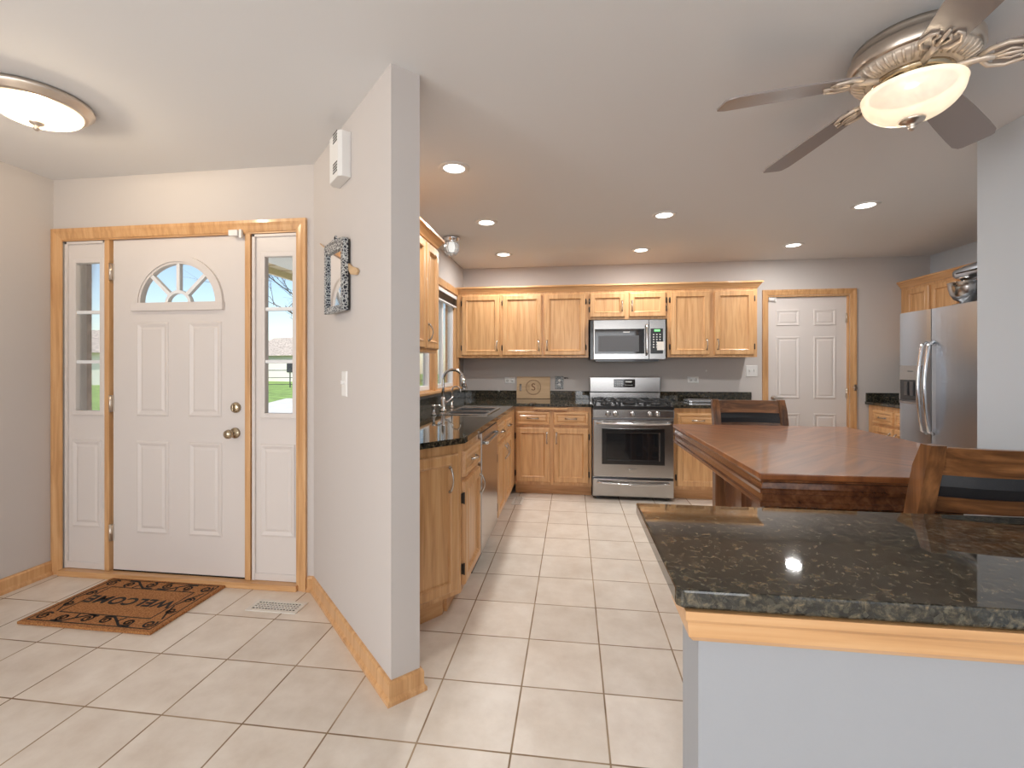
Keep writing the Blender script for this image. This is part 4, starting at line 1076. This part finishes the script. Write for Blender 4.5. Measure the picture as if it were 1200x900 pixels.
for k in range(5):
    a = 3.175 - k * R(72)
    rot = Matrix.Translation((0, 0, 2.328)) @ Matrix.Rotation(a, 4, 'Z') @ Matrix.Rotation(R(7), 4, 'Y') @ Matrix.Rotation(R(-11), 4, 'X')
    b_ = bmesh.new(); n = 14; st = [(.205, .052), (.25, .058), (.40, .066), (.55, .070), (.625, .070), (.655, .058), (.662, .045)]
    up = [b_.verts.new((x, w_, .003)) for x, w_ in st] + [b_.verts.new((x, -w_, .003)) for x, w_ in st[::-1]]
    dn = [b_.verts.new((v.co.x, v.co.y, -.003)) for v in up]
    b_.faces.new(up); b_.faces.new(dn[::-1]); q = len(up)
    for i in range(q): b_.faces.new((up[i], dn[i], dn[(i + 1) % q], up[(i + 1) % q]))
    bmesh.ops.recalc_face_normals(b_, faces=b_.faces[:])
    m = MB(); m.add(b_, rot); bl = m.build('blade', 'blade', t)
    ir = MB()
    ir.tube([(.09, 0, -.012), (.14, 0, -.006), (.18, 0, -.004), (.21, 0, -.007)], [.013, .012, .012, .010], 8)
    for sgn in (-1, 1):
        ir.tube([(.17, sgn * .006, .002), (.195, sgn * .040, -.006), (.235, sgn * .052, -.007), (.275, sgn * .040, -.007), (.285, sgn * .024, -.007), (.268, sgn * .020, -.007)], [.008, .008, .007, .006, .005, .004], 8)
        ir.tube([(.20, sgn * .004, -.006), (.245, sgn * .022, -.007), (.27, sgn * .012, -.007)], .005, 8)
    ir.tube([(.20, 0, -.007), (.30, 0, -.007)], [.008, .005], 8)
    i2 = MB(); i2.add(ir.bm, rot); i2.build('blade_iron', 'ivory', bl, smooth=True)
m = MB(); m.lathe([(.147, 2.266), (.149, 2.262), (.146, 2.256)] + [(.146 * math.cos(u), 2.256 - .100 * math.sin(u)) for u in [PI / 2 * i / 14 for i in range(1, 14)]] + [(0, 2.156)], (0, 0, 0), 56); m.build('light_bowl', 'alabaster', t)
bulb('fan_lamp', t, (0, 0, 2.205), LAMP_FAN, (1, .90, .78))
m = MB(); m.lathe([(.040, 2.163), (.036, 2.152), (.018, 2.146), (.010, 2.138), (.013, 2.132), (.006, 2.122), (0, 2.120)], (0, 0, 0), 24); m.build('finial', 'nickel', t)

# ------------------------------------------------------------------ outdoors
struct('ground_lawn', MB().box(-90, 20, YE + .2, 90, -.40, -.12), 'lawn')
struct('ground_drive', MB().prism([(-30, 2.66), (XK - .2, 2.66), (XK - .2, 19), (-12.5, 18.8), (-11.3, 15.5), (-9, 8), (-30, 4.5)], -.13, -.10), 'concrete')
struct('ground_porch', MB().box(-6, XK - .14, YE + .16, 6, -.11, -.04), 'concrete')
t = thing('porch_roof', 'cream porch roof soffit above the front door', 'roof', (-2.6, 4.3, 2.56))
m = MB(); m.box(-1.25, 1.17, -1.68, 2.4, 0, .08)
for i in range(12): m.box(-1.25, 1.17, -1.6 + i * .33, -1.58 + i * .33, -.012, 0)
m.build('soffit', 'cream_siding', t)
m = MB(); m.box(-1.30, -1.25, -1.68, 2.4, -.08, .16); m.box(-1.3, 1.17, 2.4, 2.45, -.08, .16); m.build('fascia', 'cream_siding', t)
t = thing('porch_post', 'cream square porch post outside, seen through the fanlight', 'post', (-3.12, 3.95, -.04))
MB().box(-.06, .06, -.06, .06, .1, 2.58, .004).build('shaft', 'cream_siding', t)
MB().box(-.085, .085, -.085, .085, 0, .1, .006).build('base', 'cream_siding', t)
t = thing('brick_pier', 'brown brick and cream siding pier outside the left sidelight', 'pier', (-6.034, 5.0, -.12))
MB().box(-.14, -.012, 0, .083, 0, 4.2).build('siding_face', 'cream_siding', t)
MB().box(-.012, .0, 0, .083, 0, 4.2).build('brick_edge', 'brick', t)
def house(label, x, y, w_, d_, rz, cat='house'):
    t = thing('house', label, cat, (x, y, -.12), rz)
    MB().box(-w_ / 2, w_ / 2, 0, d_, 0, 2.6).build('wall', 'siding', t)
    m = MB(); t_ = bmesh.new()
    e = .5; A = [t_.verts.new(p) for p in ((-w_ / 2 - e, -e, 2.5), (w_ / 2 + e, -e, 2.5), (w_ / 2 + e, d_ + e, 2.5), (-w_ / 2 - e, d_ + e, 2.5), (-w_ / 2 - e, d_ / 2, 4.6), (w_ / 2 + e, d_ / 2, 4.6))]
    for f in ((0, 1, 5, 4), (2, 3, 4, 5), (0, 4, 3), (1, 2, 5), (3, 2, 1, 0)): t_.faces.new([A[i] for i in f])
    m.add(t_); m.build('roof', 'roof', t)
    for k in range(3):
        xx = -w_ / 2 + w_ * (k + .5) / 3
        MB().box(xx - .9, xx + .9, -.05, 0, .9, 2.1).build('window', 'house_dark', t)
house('white house with brown roof far off behind the right sidelight', -26.5, 41, 15, 8, R(-18))
house('white house far off behind the left sidelight', -39, 31, 13, 8, R(5))
t = thing('metal_fence', 'dark metal picket fence on the far lawn', 'fence', (-19, 29, -.12), R(15))
m = MB()
for i in range(9): m.box(-6 + i * 1.5 - .03, -6 + i * 1.5 + .03, -.03, .03, 0, 1.25)
m.build('post', 'fence', t).__setitem__('kind', 'stuff')
m = MB(); m.box(-6, 6, -.02, .02, 1.15, 1.2); m.box(-6, 6, -.02, .02, .2, .24); m.box(-6, 6, -.015, .015, .66, .70)
m.build('rail', 'fence', t)
def tree(label, x, y, h, seed):
    rnd = random.Random(seed); t = thing('bare_tree', label, 'tree', (x, y, -.12))
    tr = MB(); tr.tube([(0, 0, 0), (.05, 0, h * .3), (-.03, .05, h * .62)], [.12, .09, .05], 8); tr.build('trunk', 'bark', t)
    br = MB()
    def grow(p, d, L, r, lev):
        q = p + d * L; mid = p + d * L * .5 + Vector((rnd.uniform(-.08, .08), rnd.uniform(-.08, .08), rnd.uniform(-.03, .08))) * L
        br.tube([p, mid, q], [r, r * .8, r * .55], 5)
        if lev == 0: return
        for k in range(3):
            nd = (d + Vector((rnd.uniform(-.8, .8), rnd.uniform(-.8, .8), rnd.uniform(-.35, .55)))).normalized()
            grow(p + d * L * rnd.uniform(.45, 1), nd, L * .68, r * .55, lev - 1)
    for k in range(9):
        a = k * 2.4; z = h * (.28 + .036 * k)
        grow(Vector((0, 0, z)), Vector((math.cos(a), math.sin(a), .55)).normalized(), h * .30, .026, 3)
    br.build('branches', 'bark', t)
tree('leafless tree on the lawn beyond the right sidelight', -11.0, 18.2, 7.5, 3)
